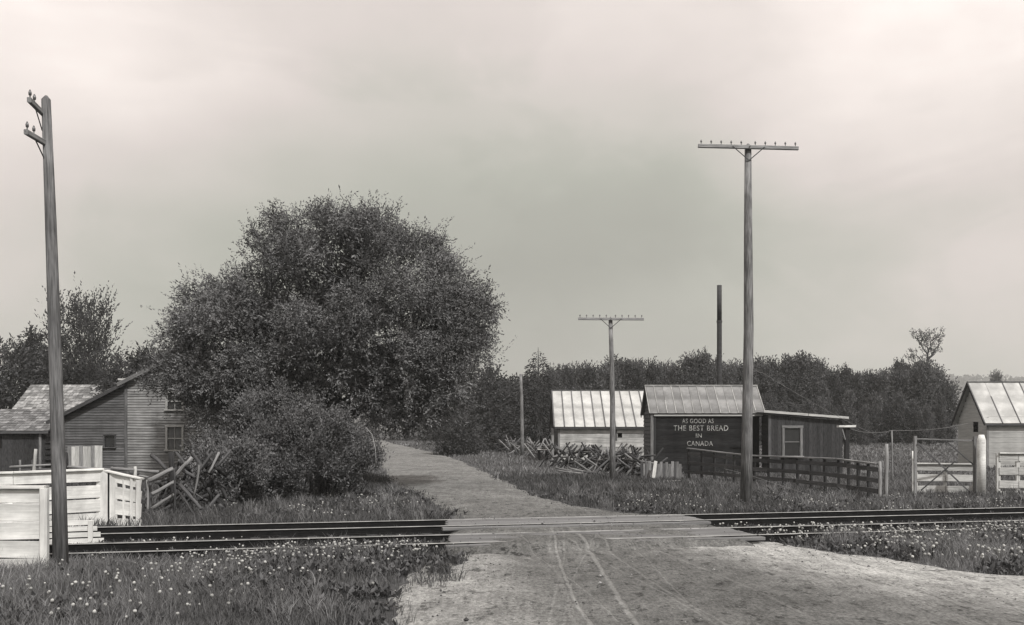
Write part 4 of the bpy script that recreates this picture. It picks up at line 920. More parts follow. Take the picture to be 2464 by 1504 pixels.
# thin out inside the sky holes
keep = np.ones(len(P), bool)
for hx, hy, hr in holes:
    if hr: keep &= np.hypot(P[:, 0]-(hx-CX)*YT/F, P[:, 2]-(HC-(hy-HZ)*YT/F)) > hr*.8*YT/F*rng.uniform(.3, 1.1, len(P))
P, Dd, L_, W2, T_ = P[keep], Dd[keep], L_[keep], W2[keep], T_[keep]
for Q in (foliage(Cin, .8, 16, 10, .2, .08, .3, .7, 1.0, centre=(tx, ty, 4.5)), foliage(Ced, .75, 10, 13, .125, .042, .15, .75, 1.25, centre=(tx, ty, 5), spread=.45, up=.3)):  # first set: larger inner leaves added to block light inside the crown
    P, Dd, L_, W2, T_ = [np.concatenate([a_1, b_1]) for a_1, b_1 in zip((P, Dd, L_, W2, T_), Q)]
o = mesh_obj('crown', leaf_mesh('crown', P, Dd, L_, W2, T_, M['leaf']), None, tree)
# undergrowth bush below
YB = 33.0
bush_ol = [(478, 1140), (470, 1100), (500, 1075), (545, 1040), (560, 1000), (600, 985), (625, 950), (665, 958), (690, 990), (735, 985), (770, 1012), (815, 1000), (850, 1035), (885, 1050), (912, 1085), (918, 1120), (912, 1165), (880, 1190), (800, 1196), (700, 1200), (600, 1200), (530, 1198), (490, 1180)]
C, _ = clusters(bush_ol, YB, 70, 1.5, 2.0, shell=.5, inset=.25); C = lumps(C, .5, 9, -.7); C[:, 2] = np.maximum(C[:, 2], .15)
bx_, by_ = (700-CX)*YB/F, YB
bush = thing('bush', (bx_, by_, g(bx_, by_)), 'broad dense leafy bush at the left of the road under the big tree', 'bush')
m = MB()
for i in rng.choice(len(C), 70, replace=False): c = Vector(C[i]); limb(m, (c.x*.8+bx_*.2, by_+random.uniform(-.5, .5), 0), c, .035, .01, n=4, k=4, wild=.08)
m.build('stems', M['bark'], bush)['kind'] = 'stuff'
P, Dd, L_, W2, T_ = foliage(C, .42, 16, 10, .1, .042, .1, .7, 1.25, centre=(bx_, by_, .4), up=.5)
k = P[:, 2] > .02; mesh_obj('leaves', leaf_mesh('leaves', P[k], Dd[k], L_[k], W2[k], T_[k], M['leaf_bush']), None, bush)
sh_ol = [(470, 1215), (478, 1150), (500, 1105), (530, 1085), (560, 1095), (600, 1088), (640, 1120), (660, 1160), (655, 1205), (560, 1215)]
C2, _ = clusters(sh_ol, 30.5, 34, .8, .9, shell=.5, inset=.25); C2 = lumps(C2, .35, 8, -.7); C2[:, 2] = np.maximum(C2[:, 2], .1)
b2x = (565-CX)*30.5/F; sh2 = thing('bush', (b2x, 30.5, g(b2x, 30.5)), 'lower ragged shrub growing through the end of the rail heap', 'bush'); m = MB()
for i in rng.choice(len(C2), 40, replace=False): c = Vector(C2[i]); limb(m, (c.x*.7+b2x*.3, 30.5, 0), c, .02, .008, n=4, k=3, wild=.06)
m.build('stems', M['bark'], sh2)['kind'] = 'stuff'
P, Dd, L_, W2, T_ = foliage(C2, .34, 14, 9, .1, .05, .1, .7, 1.5, centre=(b2x, 30.5, 0), up=.7); k = P[:, 2] > .02; mesh_obj('leaves', leaf_mesh('leaves', P[k], Dd[k], L_[k], W2[k], T_[k], M['leaf_bush']), None, sh2)
o = MB().tube([at(905, 1120, 31.8), at(903, 1080, 31.8), at(895, 1045, 31.9), at(880, 1028, 32), at(868, 1030, 32.2)], [.02, .018, .014, .012, .008], 6).build('dead_branch', M['old_wood'], None, True); tag(o, 'pale dead branch arching out of the bush beside the road', 'branch')

# ------------------------------------------------------------------ other trees
LEFT_DROP = 28
def outlined_tree(name, label, ol, Y, n, tm, em, r, twigs, leaves, L, Wd, matr, droop=.2, cat='tree', grp=None, trunk=True, lo=.7, hi=1.2, tr=.2, holes=(), shell=.5, up=.3, bare=0, clump=None):
    ol = [(x, y+(LEFT_DROP if x < 480 and y < 940 else 0)) for x, y in ol]
    C, _ = clusters(ol, Y, n, tm, em, holes, shell); xs_ = [p[0] for p in ol]; bxx = (sum(xs_)/len(xs_)-CX)*Y/F; gg = g(bxx, Y)
    C[:, 2] = np.maximum(C[:, 2], gg+.2)
    t = thing(name, (bxx, Y, gg), label, cat, grp)
    if trunk:
        zt = C[:, 2].max(); m = MB(); m.tube([(bxx, Y, gg-.2), (bxx+.1, Y, gg+(zt-gg)*.4), (bxx, Y, gg+(zt-gg)*.85)], [tr, tr*.7, tr*.2], 8)
        for i in rng.choice(len(C), min(len(C), 30+bare), replace=False):
            c = Vector(C[i]); limb(m, (bxx, Y, gg+(c.z-gg)*random.uniform(.3, .7)), c, tr*.22, .02, n=4, k=3, wild=.15)
        m.build('trunk', M['bark'], t)
    P, Dd, L_, W2, T_ = foliage(C, r, twigs, leaves, L, Wd, droop, lo, hi, up=up); k = P[:, 2] > gg
    mesh_obj('crown', leaf_mesh('crown', P[k], Dd[k], L_[k], W2[k], T_[k], M[matr]), None, t); return t
# left background
outlined_tree('maple_tree', 'tall ragged maple behind the leaning pole and the long barn', [(150, 910), (125, 850), (130, 780), (150, 735), (185, 718), (215, 735), (240, 722), (285, 730), (270, 780), (262, 820), (280, 870), (270, 915)], 82, 115, 2.4, 1.6, 1.15, 11, 9, .28, .12, 'leaf_far', up=1.3, lo=.75, hi=1.25, tr=.3)
outlined_tree('conifer_tree', 'dark pointed conifer left of the leaning pole', [(60, 960), (58, 850), (68, 795), (84, 775), (98, 790), (108, 850), (110, 960)], 90, 60, 1.2, 1, .9, 12, 8, .32, .14, 'leaf_far', lo=.45, hi=.75, droop=.3)
outlined_tree('broadleaf_tree', 'rounded tree behind the low barn at the left edge', [(-60, 980), (-60, 830), (-10, 808), (30, 815), (62, 850), (70, 980)], 86, 110, 3, 1.8, 1.1, 12, 8, .34, .15, 'leaf_far', up=.5)
outlined_tree('broadleaf_tree', 'low dark tree filling the gap under the maple', [(90, 980), (100, 870), (150, 850), (200, 870), (260, 880), (290, 930), (290, 980)], 88, 110, 3, 1.8, 1.1, 12, 8, .34, .15, 'leaf_far', lo=.55, hi=.95)
outlined_tree('broadleaf_tree', 'bushy tree rising just behind the farmhouse roof', [(268, 960), (275, 895), (300, 862), (345, 838), (395, 830), (440, 830), (470, 880), (470, 960)], 66, 120, 2.6, 1.6, 1.0, 13, 8, .28, .12, 'leaf_far', lo=.6, hi=1.0)
outlined_tree('broadleaf_tree', 'tree mass at the far left edge above the barn roof', [(-260, 1000), (-240, 830), (-160, 800), (-80, 815), (-50, 860), (-40, 1000)], 84, 100, 3, 1.8, 1.1, 11, 8, .34, .15, 'leaf_far')
# by the road on the right of the big tree
outlined_tree('bush', 'dark rounded bush at the right side of the road under the big tree', [(1055, 1092), (1050, 1050), (1075, 1010), (1110, 1000), (1145, 1020), (1160, 1060), (1150, 1098), (1100, 1102)], 84, 70, 1.8, 1.2, .8, 14, 8, .26, .12, 'leaf_far', cat='bush', trunk=False, lo=.5, hi=.8)
outlined_tree('broadleaf_tree', 'tree behind the right edge of the big crown, above the road bend', [(1110, 1080), (1105, 930), (1150, 900), (1190, 905), (1225, 925), (1240, 990), (1250, 1080)], 95, 150, 3, 1.8, 1.0, 14, 8, .3, .14, 'leaf_far', lo=.65, hi=1.05)
outlined_tree('broadleaf_tree', 'dark bank of foliage behind the distant bare pole', [(1200, 1085), (1205, 960), (1235, 920), (1270, 930), (1330, 960), (1345, 1085)], 100, 150, 3, 1.8, 1.0, 14, 8, .3, .14, 'leaf_far', lo=.55, hi=.85)
outlined_tree('bush', 'low scrub beyond the end of the road under the big crown', [(860, 1078), (865, 1010), (930, 990), (1010, 985), (1080, 1000), (1120, 1030), (1120, 1080), (1040, 1064), (960, 1060)], 122, 130, 2.2, 1.4, .9, 13, 7, .3, .14, 'leaf_far', cat='bush', trunk=False, lo=.8, hi=1.3)
# spruce
def spruce(px, ytop, Y, label, w=3.6):
    X = (px-CX)*Y/F; gg = g(X, Y); H = HC+(HZ-ytop)*Y/F-gg; t = thing('spruce_tree', (X, Y, gg), label, 'tree')
    MB().tube([(X, Y, gg-.2), (X, Y, gg+H)], [.22, .02], 7).build('trunk', M['bark'], t)
    n = 14000; u = 1-np.sqrt(rng.random(n)); tier = np.floor(u*17); fr = u*17-tier; rad = w/2*(1-(tier+fr*.3)/17.6)*rng.uniform(.1, 1, n)**.5; a = rng.uniform(0, 2*math.pi, n)
    rad *= 1+.22*np.sin(a*5+tier*2.1); zz_ = gg+.4+(H-.4)*(tier+fr*.75+.2)/17.4-rad*.3+rng.normal(size=n)*.05
    P = np.stack([X+rad*np.cos(a), Y+rad*np.sin(a), zz_], -1); Dd = np.stack([np.cos(a), np.sin(a), np.full(n, -.25)], -1)+rng.normal(size=(n, 3))*.3
    mesh_obj('crown', leaf_mesh('crown', P, Dd, rng.uniform(.2, .42, n)*(.3+.7*np.clip(rad/1.2, 0, 1)), rng.uniform(.08, .16, n), rng.uniform(.4, .75, n), M['leaf_far']), None, t)
spruce(1295, 836, 92, 'pointed spruce standing above the tree line left of the pale roofed shed', 10.5)
# the forest behind the sheds: prototypes, then individuals that share their meshes
def proto_crown(seed, H, Wd, shape):
    global rng
    n = 120; z_ = rng.random(n)*H; u = z_/H
    if shape == 'round': rr = Wd/2*np.sqrt(np.clip(1-(2*np.clip(u*1.02, .15, 1)-1.0)**2*.92, .02, 1))
    elif shape == 'cone': rr = Wd/2*(1-u)**.7+.15
    else: rr = Wd/2*np.clip(1.15-u**2.2, .12, 1)
    a = rng.uniform(0, 2*math.pi, n); q_ = rng.random(n)**.45*rr
    C = np.stack([q_*np.cos(a), q_*np.sin(a), z_+.2], -1)
    C[:, 0] += .35*np.sin(z_*1.1+seed)
    return leaf_mesh('crown', *foliage(C, .95, 12, 7, .34, .17, .15, .7, 1.25, centre=(0, 0, H*.4), up=.7), M['leaf_far'])
protos = [(proto_crown(i, H, Wd, sh), H) for i, (H, Wd, sh) in enumerate(((9, 4.6, 'round'), (10, 4., 'egg'), (8.5, 5.2, 'round'), (10, 3.4, 'cone'), (9, 4.4, 'egg'), (9.5, 3.8, 'egg'), (8, 5, 'round')))]
trk = MB().tube([(0, 0, -.3), (.1, 0, 3), (0, .1, 8)], [.2, .15, .03], 7).mesh('trunk'); trk.materials.append(M['bark'])
TOP = [(1160, 925), (1230, 918), (1270, 915), (1310, 905), (1350, 878), (1400, 888), (1440, 890), (1500, 880), (1545, 868), (1590, 880), (1620, 888), (1640, 862), (1670, 868), (1700, 855), (1720, 880), (1760, 876), (1800, 880), (1850, 885), (1890, 872), (1930, 868), (1975, 872), (1995, 892), (2040, 898), (2080, 896), (2130, 890), (2180, 872), (2215, 872), (2245, 880), (2260, 905), (2285, 945), (2300, 975)]
tpx = np.array(TOP)
def zone(x):
    if x < 1330: return 'hardwood in the dark wood left of the pale roofed shed'
    if x < 1560: return 'hardwood in the tree line above the pale roofed shed'
    if x < 1735: return 'hardwood in the tree line left of the smokestack, behind the bread shed'
    if x < 1860: return 'hardwood in the tree line between the smokestack and the lean-to'
    if x < 2060: return 'hardwood in the tree line behind the lean-to roof'
    return 'hardwood at the right end of the tree line, beyond the gate field'
ZX = {'wood left': (1165, 1330), 'above the pale': (1330, 1560), 'left of the smoke': (1560, 1735), 'between the smoke': (1735, 1860), 'behind the lean': (1860, 2060), 'right end': (2060, 2300)}
def forest_tree(px, Y, ytop, dark=1):
    me, H = random.choice(protos); X = (px-CX)*Y/F; gg = g(X, Y); H2 = HC+(HZ-ytop)*Y/F-gg
    t = thing('hardwood_tree', (X, Y, gg), pick_label(px, Y), 'tree', zone(px).replace('hardwood', 'hardwoods', 1))
    sc = H2/(H+.7); wsc = sc*random.uniform(.65, 1.1)
    for nm, mm in (('crown', me), ('trunk', trk)):
        o = bpy.data.objects.new(nm, mm); COL.objects.link(o); o.parent = t
        o.scale = (wsc, wsc, sc)
    t.rotation_euler[2] = random.uniform(0, 6.28)
def pick_label(px, Y):
    zn = zone(px); a, b = next(v for k, v in ZX.items() if k in zn); u = (px-a)/(b-a); third = 'leftmost' if u < .2 else 'left-hand' if u < .4 else 'middle' if u < .6 else 'right-hand' if u < .8 else 'rightmost'
    row = 'low front' if Y < 111 else 'tall' if Y < 124 else 'rear'
    return third+' '+row+' '+zn
random.seed(5)
x = 1165
while x < 2300:
    Y = random.uniform(112, 122); forest_tree(x, Y, np.interp(x, tpx[:, 0], tpx[:, 1])+random.uniform(-9, 20)); x += random.uniform(22, 40)
x = 1180
while x < 2270:
    Y = random.uniform(126, 140); forest_tree(x, Y, np.interp(x, tpx[:, 0], tpx[:, 1])+random.uniform(2, 16)); x += random.uniform(30, 46)
x = 1190
while x < 2290:       # low front edge of scrub
    Y = random.uniform(104, 110); forest_tree(x, Y, random.uniform(945, 990)); x += random.uniform(26, 40)
def proto_spruce(H, w):
    n = 5200; u = 1-np.sqrt(rng.random(n)); tier = np.floor(u*15); fr = u*15-tier; rad = w/2*(1-(tier+fr*.3)/15.6)*rng.uniform(.1, 1, n)**.5; a = rng.uniform(0, 6.28, n); rad *= 1+.22*np.sin(a*5+tier*2.1)
    P = np.stack([rad*np.cos(a), rad*np.sin(a), .4+(H-.4)*(tier+fr*.75+.2)/15.4-rad*.3], -1); Dd = np.stack([np.cos(a), np.sin(a), np.full(n, -.25)], -1)+rng.normal(size=(n, 3))*.3
    return leaf_mesh('crown', P, Dd, rng.uniform(.22, .46, n)*(.3+.7*np.clip(rad/1.2, 0, 1)), rng.uniform(.1, .2, n), rng.uniform(.45, .9, n), M['leaf_far'])
sp_me = proto_spruce(10, 5.2)
for px, yt, Y, wh in ((1352, 868, 113, 'just left of the pale roofed shed'), (1432, 880, 116, 'above the middle of the pale metal roof'), (1535, 856, 114, 'above the gap between the two sheds'), (1640, 842, 113, 'left of the smokestack above the bread shed'), (1703, 838, 112, 'close beside the smokestack'), (1664, 858, 118, 'behind two pointed ones left of the smokestack'), (1758, 866, 116, 'between the smokestack and the tall pole'), (1868, 860, 114, 'right of the tall pole'), (1952, 854, 113, 'above the middle of the lean-to roof'), (2035, 884, 118, 'above the right corner of the lean-to'), (2128, 880, 116, 'above the stump pale post'), (1245, 905, 104, 'next to the distant bare pole')):
    X = (px-CX)*Y/F; gg = g(X, Y); H2 = HC+(HZ-yt)*Y/F-gg; t = thing('spruce_tree', (X, Y, gg), 'pointed conifer in the tree line '+wh, 'tree', 'pointed conifers in the tree line'); sc = H2/10; ws = sc*random.uniform(.75, 1.1)
    for nm, mm in (('crown', sp_me), ('trunk', trk)):
        o = bpy.data.objects.new(nm, mm); COL.objects.link(o); o.parent = t; o.scale = (ws, ws, sc)
    t.rotation_euler[2] = random.uniform(0, 6.28)
# hazier midground trees and a far wooded ridge
def far_tree(px, Y, ytop, lab, wd=1.2):
    Y = Y*2.1
    me, H = random.choice(protos); X = (px-CX)*Y/F; gg = g(X, Y); H2 = HC+(HZ-ytop)*Y/F-gg; t = thing('hardwood_tree', (X, Y, gg), lab, 'tree', 'hazy trees beyond the cabin')
    for nm, mm in (('crown', me), ('trunk', trk)):
        o = bpy.data.objects.new(nm, mm); COL.objects.link(o); o.parent = t; sc = H2/(H+.7); o.scale = (sc*wd, sc*wd, sc)
    t.rotation_euler[2] = random.uniform(0, 6.28)
for px, yt in ((2270, 965), (2298, 985), (2325, 975), (2350, 990), (2385, 985), (2420, 970), (2450, 975), (2480, 960), (2510, 970), (2560, 960)): far_tree(px, random.uniform(200, 240), yt, 'hazy tree in the middle distance left of and behind the cabin')
far_tree(2398, 150, 903, 'lone rounded treetop showing over the cabin ridge', .6)
bpy.data.objects[-1].name
n = 3600; fx = rng.uniform(-900, 1300, n); fy = rng.uniform(1250, 2000, n); Pc = []
base_c = protos[0][0]
fz = gz(fx, fy); Cc = np.stack([fx, fy, fz], -1)
k = 22; c = np.repeat(Cc, k, 0); hh = np.repeat(rng.uniform(12, 24, n), k); u = rng.random(len(c)); a = rng.uniform(0, 6.28, len(c)); rr = 8*np.sqrt(np.clip(1-(1.7*u-.8)**2, .03, 1))
P = c+np.stack([rr*np.cos(a), rr*np.sin(a), u*hh], -1); Dd = rng.normal(size=P.shape); Dd[:, 2] = np.abs(Dd[:, 2])
o = mesh_obj('far_woods', leaf_mesh('far_woods', P, Dd, rng.uniform(4, 7, len(P)), rng.uniform(3, 6, len(P)), rng.uniform(.6, 1.1, len(P)), M['leaf_far']), None); tag(o, 'hazy woods covering the far ridge', 'woods', kind='stuff')
# the thin ragged tree standing over the wood
def ragged_tree():
    Y = 118; X = (2232-CX)*Y/F; gg = g(X, Y); t = thing('bare_tree', (X, Y, gg), 'thin ragged half bare tree standing above the right end of the tree line', 'tree'); m = MB()
    q_ = lambda x, y, dy=0: at(x, y, Y+dy)
    m.tube([Vector((X, Y, gg)), q_(2230, 900), q_(2232, 850)], [.3, .16, .1], 7); cl = []
    for (a, b) in (((2231, 880), (2205, 855)), ((2231, 872), (2252, 848)), ((2232, 852), (2214, 826)), ((2232, 852), (2243, 815)), ((2232, 850), (2231, 822)), ((2232, 862), (2258, 838)), ((2214, 830), (2208, 812)), ((2243, 820), (2256, 812)), ((2230, 890), (2192, 868)), ((2214, 826), (2222, 815))):
        limb(m, q_(*a), q_(*b), .1, .03, n=5, k=4, wild=.12)
        for i in range(6):
            e = q_(*b)+Vector((random.uniform(-.7, .7), random.uniform(-.7, .7), random.uniform(-.2, .7))); limb(m, q_(*a).lerp(q_(*b), random.uniform(.3, 1)), e, .03, .015, n=4, k=3, wild=.08); cl.append(tuple(e))
    for i in range(26): cl.append(tuple(q_(2231+random.uniform(-9, 9), random.uniform(835, 905))))
    m.build('trunk', M['bark'], t)
    P, Dd, L_, W2, T_ = foliage(np.array(cl), .36, 5, 4, .24, .1, .1, .6, 1., up=.6); mesh_obj('crown', leaf_mesh('crown', P, Dd, L_, W2, T_, M['leaf_far']), None, t)
ragged_tree()

# ------------------------------------------------------------------ grass, weeds, flowers
def on_road(x, y, pad=0.): return (x > edge(ROAD_L, y)+ragged(y, 1)+pad) & (x < edge(ROAD_R, y)+ragged(y, 2.4)-pad)
def track_off(x, y): return (y-SL*x-NEARN)/KY       # metres north of the nearest rail
def vnoise(x, y, s, seed=0):
    return (np.sin(x*s*1.0+seed)+np.sin(y*s*1.3+seed*2)+np.sin((x+y)*s*.8+seed*3)+np.sin((x*.7-y)*s*1.7+seed*5))/4
def blades(name, P, H, Wd, lean, tone, m, label, cat='grass'):
    n = len(P); a = rng.uniform(0, 2*math.pi, n); ld = np.stack([np.cos(a), np.sin(a), np.zeros(n)], -1)*(lean*H)[:, None]; b_ = rng.uniform(0, 2*math.pi, n); sd_ = np.stack([np.cos(b_), np.sin(b_), np.zeros(n)], -1)*(Wd/2)[:, None]
    v = np.empty((n, 5, 3), np.float32); up = np.zeros((n, 3)); up[:, 2] = H
    v[:, 0] = P-sd_; v[:, 1] = P+sd_; mid = P+up*.55+ld*.35; v[:, 2] = mid+sd_*.75; v[:, 3] = mid-sd_*.75; v[:, 4] = P+up*(1-.25*lean[:, None]**1)+ld
    me = bpy.data.meshes.new(name); me.vertices.add(n*5); me.vertices.foreach_set('co', v.ravel())
    i = np.arange(n, dtype=np.int32)*5; q_ = np.stack([i, i+1, i+2, i+3, i+3, i+2, i+4], -1)
    me.loops.add(n*7); me.loops.foreach_set('vertex_index', q_.ravel()); ls = np.stack([np.arange(n)*7, np.arange(n)*7+4], -1).ravel().astype(np.int32)
    me.polygons.add(n*2); me.polygons.foreach_set('loop_start', ls); me.update(calc_edges=True)
    at_ = me.attributes.new('tone', 'FLOAT', 'POINT'); at_.data.foreach_set('value', np.repeat(tone, 5).astype(np.float32)); me.materials.append(m)
    return tag(mesh_obj(name, me, None), label, cat, kind='stuff')
def scatter(n, x0, x1, y0, y1): 
    x = rng.uniform(x0, x1, n); y = rng.uniform(y0, y1, n); k = np.abs(x) < y*.60+2.5
    return x[k], y[k]
def cover(x, y):                                      # 0..1: how thick growth stands here
    t_ = track_off(x, y); c = np.ones(len(x))
    c *= ~((x > -1.6) & (x < 5.3) & (t_ > -1.2) & (t_ < 6.2))
    inA = ((t_ > -.25) & (t_ < 1.75)); inB = ((t_ > 3.2) & (t_ < 5.25)); between = (t_ >= 1.75) & (t_ <= 3.2)
    leftbare = (x < -3.4)
    c = np.where(inA, np.where(leftbare, .06, .75), c); c = np.where(inB, .06, c); c = np.where(between, np.where(leftbare, .25, .75), c)
    patch = (np.abs(x+1.2+.02*(y-16)) < .28+.15*np.sin(y*3)) & (y > 14.4) & (y < 18.4) & (vnoise(x, y, 5, 2) > -.2)
    return np.where(on_road(x, y, -.03), np.where(patch, .5, np.where(on_road(x, y, .35), .0, .22)), c)
def hfac(x, y):
    t_ = track_off(x, y); h = np.ones(len(x)); over = (x > -4.4) & (x < -1.2) | (x > 6.6); h = np.where((t_ > -.4) & (t_ < 6), .4, h); h = np.where(over & (t_ > -1) & (t_ < .9), 1.15, h)
    ed = np.minimum(np.abs(x-edge(ROAD_L, y)), np.abs(x-edge(ROAD_R, y))); return h*np.clip(.45+ed*.55, .4, 1)
# near left and right
x, y = scatter(230000, -11, 11, 10.4, 20.5); k = rng.random(len(x)) < cover(x, y)*np.clip(.75+.5*vnoise(x, y, 1.6, 1), .35, 1); x, y = x[k], y[k]
H = rng.uniform(.08, .34, len(x))*(1+.7*vnoise(x, y, 1.9, 4))*hfac(x, y)
blades('grass', np.stack([x, y, gz(x, y)-.01], -1), H, rng.uniform(.006, .014, len(x)), rng.uniform(.15, .8, len(x)), rng.uniform(.6, 1.45, len(x))*(1+.35*vnoise(x, y, 2.3, 7))*np.where(x < 0, np.clip(1.3-.1*(x+7), .6, 1.4), 1.45), M['grass'], 'rank meadow grass on the near side of the tracks')
x, y = scatter(330000, -28, 28, 20.5, 50); dn = np.clip(26/y, .3, 1.1); k = rng.random(len(x)) < cover(x, y)*dn*np.clip(.8+.5*vnoise(x, y, 1.1, 1), .3, 1); x, y = x[k], y[k]
H = rng.uniform(.1, .34, len(x))*(1+.4*vnoise(x, y, .9, 3))*hfac(x, y); sc = np.clip(y/24, .9, 2)
blades('grass', np.stack([x, y, gz(x, y)-.01], -1), H, rng.uniform(.012, .024, len(x))*sc, rng.uniform(.15, .8, len(x)), rng.uniform(.55, 1.35, len(x))*(1+.3*vnoise(x, y, 1.5, 7))*np.where(x > 9, .95, .66), M['grass'], 'grass of the verges beyond the tracks')
x, y = scatter(190000, -75, 75, 48, 112); k = rng.random(len(x)) < cover(x, y)*np.clip(.7+.6*vnoise(x, y, .5, 1), .2, 1)*np.clip(55/y, 0, 1); x, y = x[k], y[k]
H = rng.uniform(.12, .32, len(x)); sc = y/24
blades('grass', np.stack([x, y, gz(x, y)-.01], -1), H, rng.uniform(.02, .04, len(x))*sc, rng.uniform(.2, .9, len(x)), rng.uniform(.7, 1.6, len(x))*(1+.3*vnoise(x, y, .4, 7)), M['grass'], 'short pasture grass of the field behind the fences')
# taller ragged clumps
cx_, cy_ = scatter(1500, -14, 20, 11.5, 40); k = (rng.random(len(cx_)) < cover(cx_, cy_)*.75) & ~on_road(cx_, cy_, -.4) & (hfac(cx_, cy_) > .6); cx_, cy_ = cx_[k], cy_[k]; nb_ = 38
x = np.repeat(cx_, nb_)+rng.normal(size=len(cx_)*nb_)*.09; y = np.repeat(cy_, nb_)+rng.normal(size=len(cx_)*nb_)*.09; H = np.repeat(rng.uniform(.3, .55, len(cx_)), nb_)*rng.uniform(.5, 1.1, len(x))
blades('grass', np.stack([x, y, gz(x, y)-.01], -1), H, rng.uniform(.007, .015, len(x))*np.clip(y/18, 1, 2), rng.uniform(.2, .7, len(x)), np.repeat(rng.uniform(.7, 1.7, len(cx_)), nb_)*rng.uniform(.7, 1.3, len(x)), M['grass'], 'taller ragged grass clumps standing out of the verges')
# broad leaved weeds: rosettes
def weeds(n, x0, x1, y0, y1, size, dens, label, thr=-.1, seed=3):
    x, y = scatter(n, x0, x1, y0, y1); k = (rng.random(len(x)) < cover(x, y)*dens) & (vnoise(x, y, 1.3, seed) > thr); x, y = x[k], y[k]
    nl = 9; X = np.repeat(x, nl); Y_ = np.repeat(y, nl); a = rng.uniform(0, 6.28, len(X)); el = rng.uniform(.15, 1.3, len(X)); hs_ = np.repeat(rng.uniform(.02, .2, len(x))*np.clip(hfac(x, y)*1.2, .3, 1), nl)*rng.random(len(X))
    D_ = np.stack([np.cos(a)*np.cos(el), np.sin(a)*np.cos(el), np.sin(el)], -1); P = np.stack([X, Y_, gz(X, Y_)+hs_], -1)
    L_ = size*rng.uniform(.5, 1.3, len(X)); fl = np.tile([0, 0, 1.], (len(X), 1))+rng.normal(size=(len(X), 3))*.35
    o = mesh_obj('weeds', leaf_mesh('weeds', P, D_, L_, L_*rng.uniform(.35, .6, len(X)), np.repeat(rng.uniform(.6, 1.4, len(x)), nl)*rng.uniform(.8, 1.25, len(X)), M['weed'], flat=fl), None); tag(o, label, 'weeds', kind='stuff')
weeds(9000, -9, -.2, 11, 21, .1, .4, 'broad leaved weeds along the near left verge', thr=.05)
weeds(5000, -4.6, -.9, 13.5, 19, .12, .75, 'dark coarse dock and plantain where the left verge meets the road', thr=-.2, seed=12)
weeds(9000, 3, 12, 14.5, 23, .12, .45, 'low weeds on the right between road and tracks', thr=-.1, seed=6)
weeds(20000, -14, 20, 25, 36, .12, .5, 'coarse weeds on the verges past the tracks', thr=0, seed=9)
# dandelion clocks
def clocks(pts, label, r0=.016, r1=.03):
    ico_v = []; t_ = (1+5**.5)/2
    for a, b in ((-1, t_), (1, t_), (-1, -t_), (1, -t_)): ico_v.append((a, b, 0))
    for a, b in ((-1, t_), (1, t_), (-1, -t_), (1, -t_)): ico_v.append((0, a, b))
    for a, b in ((t_, -1), (t_, 1), (-t_, -1), (-t_, 1)): ico_v.append((a, 0, b))
    V = np.array(ico_v)/math.hypot(1, t_); Fc = np.array(((0, 11, 5), (0, 5, 1), (0, 1, 7), (0, 7, 10), (0, 10, 11), (1, 5, 9), (5, 11, 4), (11, 10, 2), (10, 7, 6), (7, 1, 8), (3, 9, 4), (3, 4, 2), (3, 2, 6), (3, 6, 8), (3, 8, 9), (4, 9, 5), (2, 4, 11), (6, 2, 10), (8, 6, 7), (9, 8, 1)))
    n = len(pts); r = rng.uniform(r0, r1, n); v = pts[:, None]+V[None]*r[:, None, None]*rng.uniform(.75, 1.1, (n, 12, 1)); f = (Fc[None]+12*np.arange(n)[:, None, None]).reshape(-1, 3)
    # stems
    b = pts.copy(); b[:, 2] = gz(b[:, 0], b[:, 1]); b[:, :2] += rng.normal(size=(n, 2))*.03; o0 = n*12
    sv = np.stack([b+[-.004, 0, 0], b+[.004, 0, 0], pts+[.003, 0, 0], pts+[-.003, 0, 0]], 1); allv = np.concatenate([v.reshape(-1, 3), sv.reshape(-1, 3)])
    sf = (np.arange(4)[None]+4*np.arange(n)[:, None]+o0); loops = np.concatenate([f.ravel(), sf.ravel()]).astype(np.int32)
    me = bpy.data.meshes.new('dandelions'); me.vertices.add(len(allv)); me.vertices.foreach_set('co', allv.astype(np.float32).ravel()); me.loops.add(len(loops)); me.loops.foreach_set('vertex_index', loops)
    st = np.concatenate([np.arange(len(f))*3, len(f)*3+np.arange(n)*4]).astype(np.int32); me.polygons.add(len(st)); me.polygons.foreach_set('loop_start', st); me.update(calc_edges=True)
    a_ = me.attributes.new('tone', 'FLOAT', 'POINT'); a_.data.foreach_set('value', np.concatenate([np.repeat(rng.uniform(.6, 1.1, n), 12), np.full(n*4, .25)]).astype(np.float32))
    me.shade_smooth(); tag(mesh_obj('dandelions', me, M['seed']), label, 'flowers', kind='stuff')
def clock_pts(n, x0, x1, y0, y1, hlo, hhi, thr, seed, s=1.3, hf=True):
    x, y = scatter(n, x0, x1, y0, y1); k = (rng.random(len(x)) < cover(x, y)) & (vnoise(x, y, s, seed) > thr) & ~on_road(x, y, -.1); x, y = x[k], y[k]
    return np.stack([x, y, gz(x, y)+rng.uniform(hlo, hhi, len(x))*(np.clip(hfac(x, y)*1.1, .6, 1) if hf else 1)], -1)
clocks(clock_pts(700, -5.6, -1.2, 14.6, 19.6, .14, .34, -.15, 14), 'white dandelion clocks thick between the road and the near track')
clocks(clock_pts(420, -9, -1, 11.5, 19.2, .15, .34, .0, 2), 'white dandelion clocks in the near left grass')
clocks(clock_pts(420, -8, -1.6, 18.2, 20.9, .12, .24, -.1, 4), 'white dandelion clocks along the near rails')
clocks(clock_pts(1400, 4.8, 14, 16.6, 23.2, .14, .34, -.25, 5), 'white dandelion clocks crowding the right side of the tracks', .018, .036)
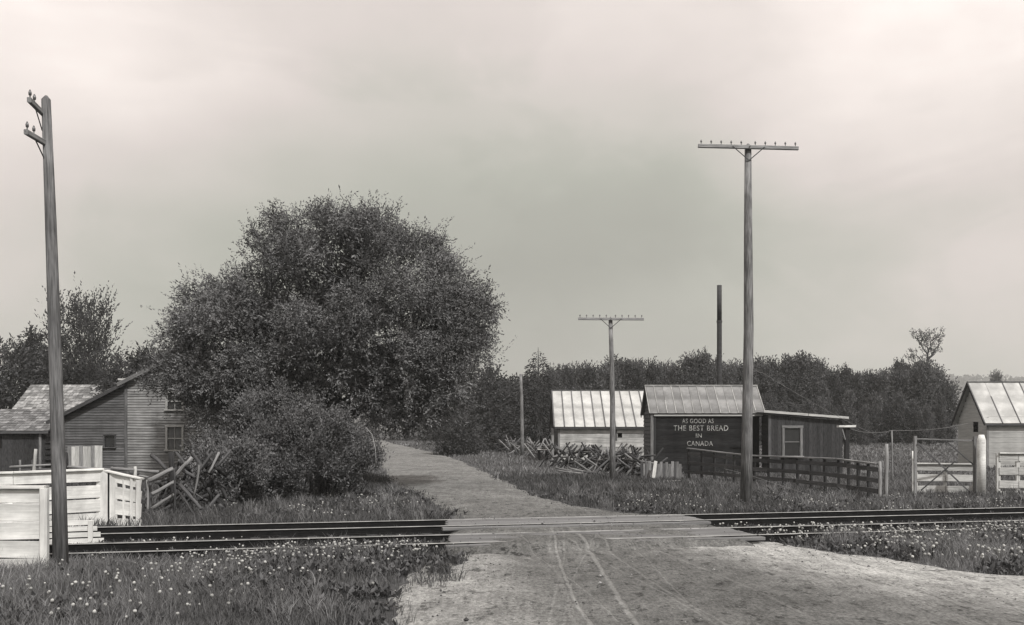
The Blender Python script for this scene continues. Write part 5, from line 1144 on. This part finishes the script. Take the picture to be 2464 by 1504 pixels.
clocks(clock_pts(1500, -9, 17, 25.6, 33, .12, .3, .15, 8), 'white flower heads scattered on the far verges', .016, .03)

# loose stones on the road
x, y = scatter(4200, -2, 12, 11, 34); k = on_road(x, y, .1) & (vnoise(x, y, 2.2, 3) > -.35); x, y = x[k], y[k]; n = len(x)
V = np.array([(1, 0, 0), (0, 1, 0), (-1, 0, 0), (0, -1, 0), (0, 0, 1), (0, 0, -1)], float); Fc = np.array([(0, 1, 4), (1, 2, 4), (2, 3, 4), (3, 0, 4), (1, 0, 5), (2, 1, 5), (3, 2, 5), (0, 3, 5)])
r = rng.uniform(.006, .02, n)*np.where(rng.random(n) > .96, 2.2, 1); t_ = track_off(x, y); zz_ = np.where((t_ > -.5) & (t_ < 5.4), .19, .05)
v = np.stack([x, y, gz(x, y)+zz_], -1)[:, None]+V[None]*r[:, None, None]*rng.uniform(.6, 1.3, (n, 6, 1))*[1, 1, .7]
me = bpy.data.meshes.new('stones'); me.from_pydata(v.reshape(-1, 3).tolist(), [], (Fc[None]+6*np.arange(n)[:, None, None]).reshape(-1, 3).tolist()); a_ = me.attributes.new('tone', 'FLOAT', 'POINT'); a_.data.foreach_set('value', np.repeat(rng.choice([.25, .5, 1., 1.5], n), 6).astype(np.float32))
tag(mesh_obj('stones', me, mat('road_stone', .2, tone=True)), 'loose stones and clods strewn over the dirt road', 'gravel', kind='stuff')

# ------------------------------------------------------------------ haze
hb = MB().box(-1380, -70, -1.0, 1380, 2150, 150).mesh('haze')
hm = bpy.data.materials.new('haze'); hm.use_nodes = True; nt = hm.node_tree; nt.nodes.clear()
pv = nt.nodes.new('ShaderNodeVolumePrincipled'); pv.inputs['Density'].default_value = HAZE; pv.inputs['Color'].default_value = (.97, .98, .95, 1); pv.inputs['Anisotropy'].default_value = .2
mo = nt.nodes.new('ShaderNodeOutputMaterial'); nt.links.new(pv.outputs[0], mo.inputs['Volume'])
if HAZE: tag(mesh_obj('haze', hb, hm), 'thin pale haze over the fields', 'haze', kind='stuff')
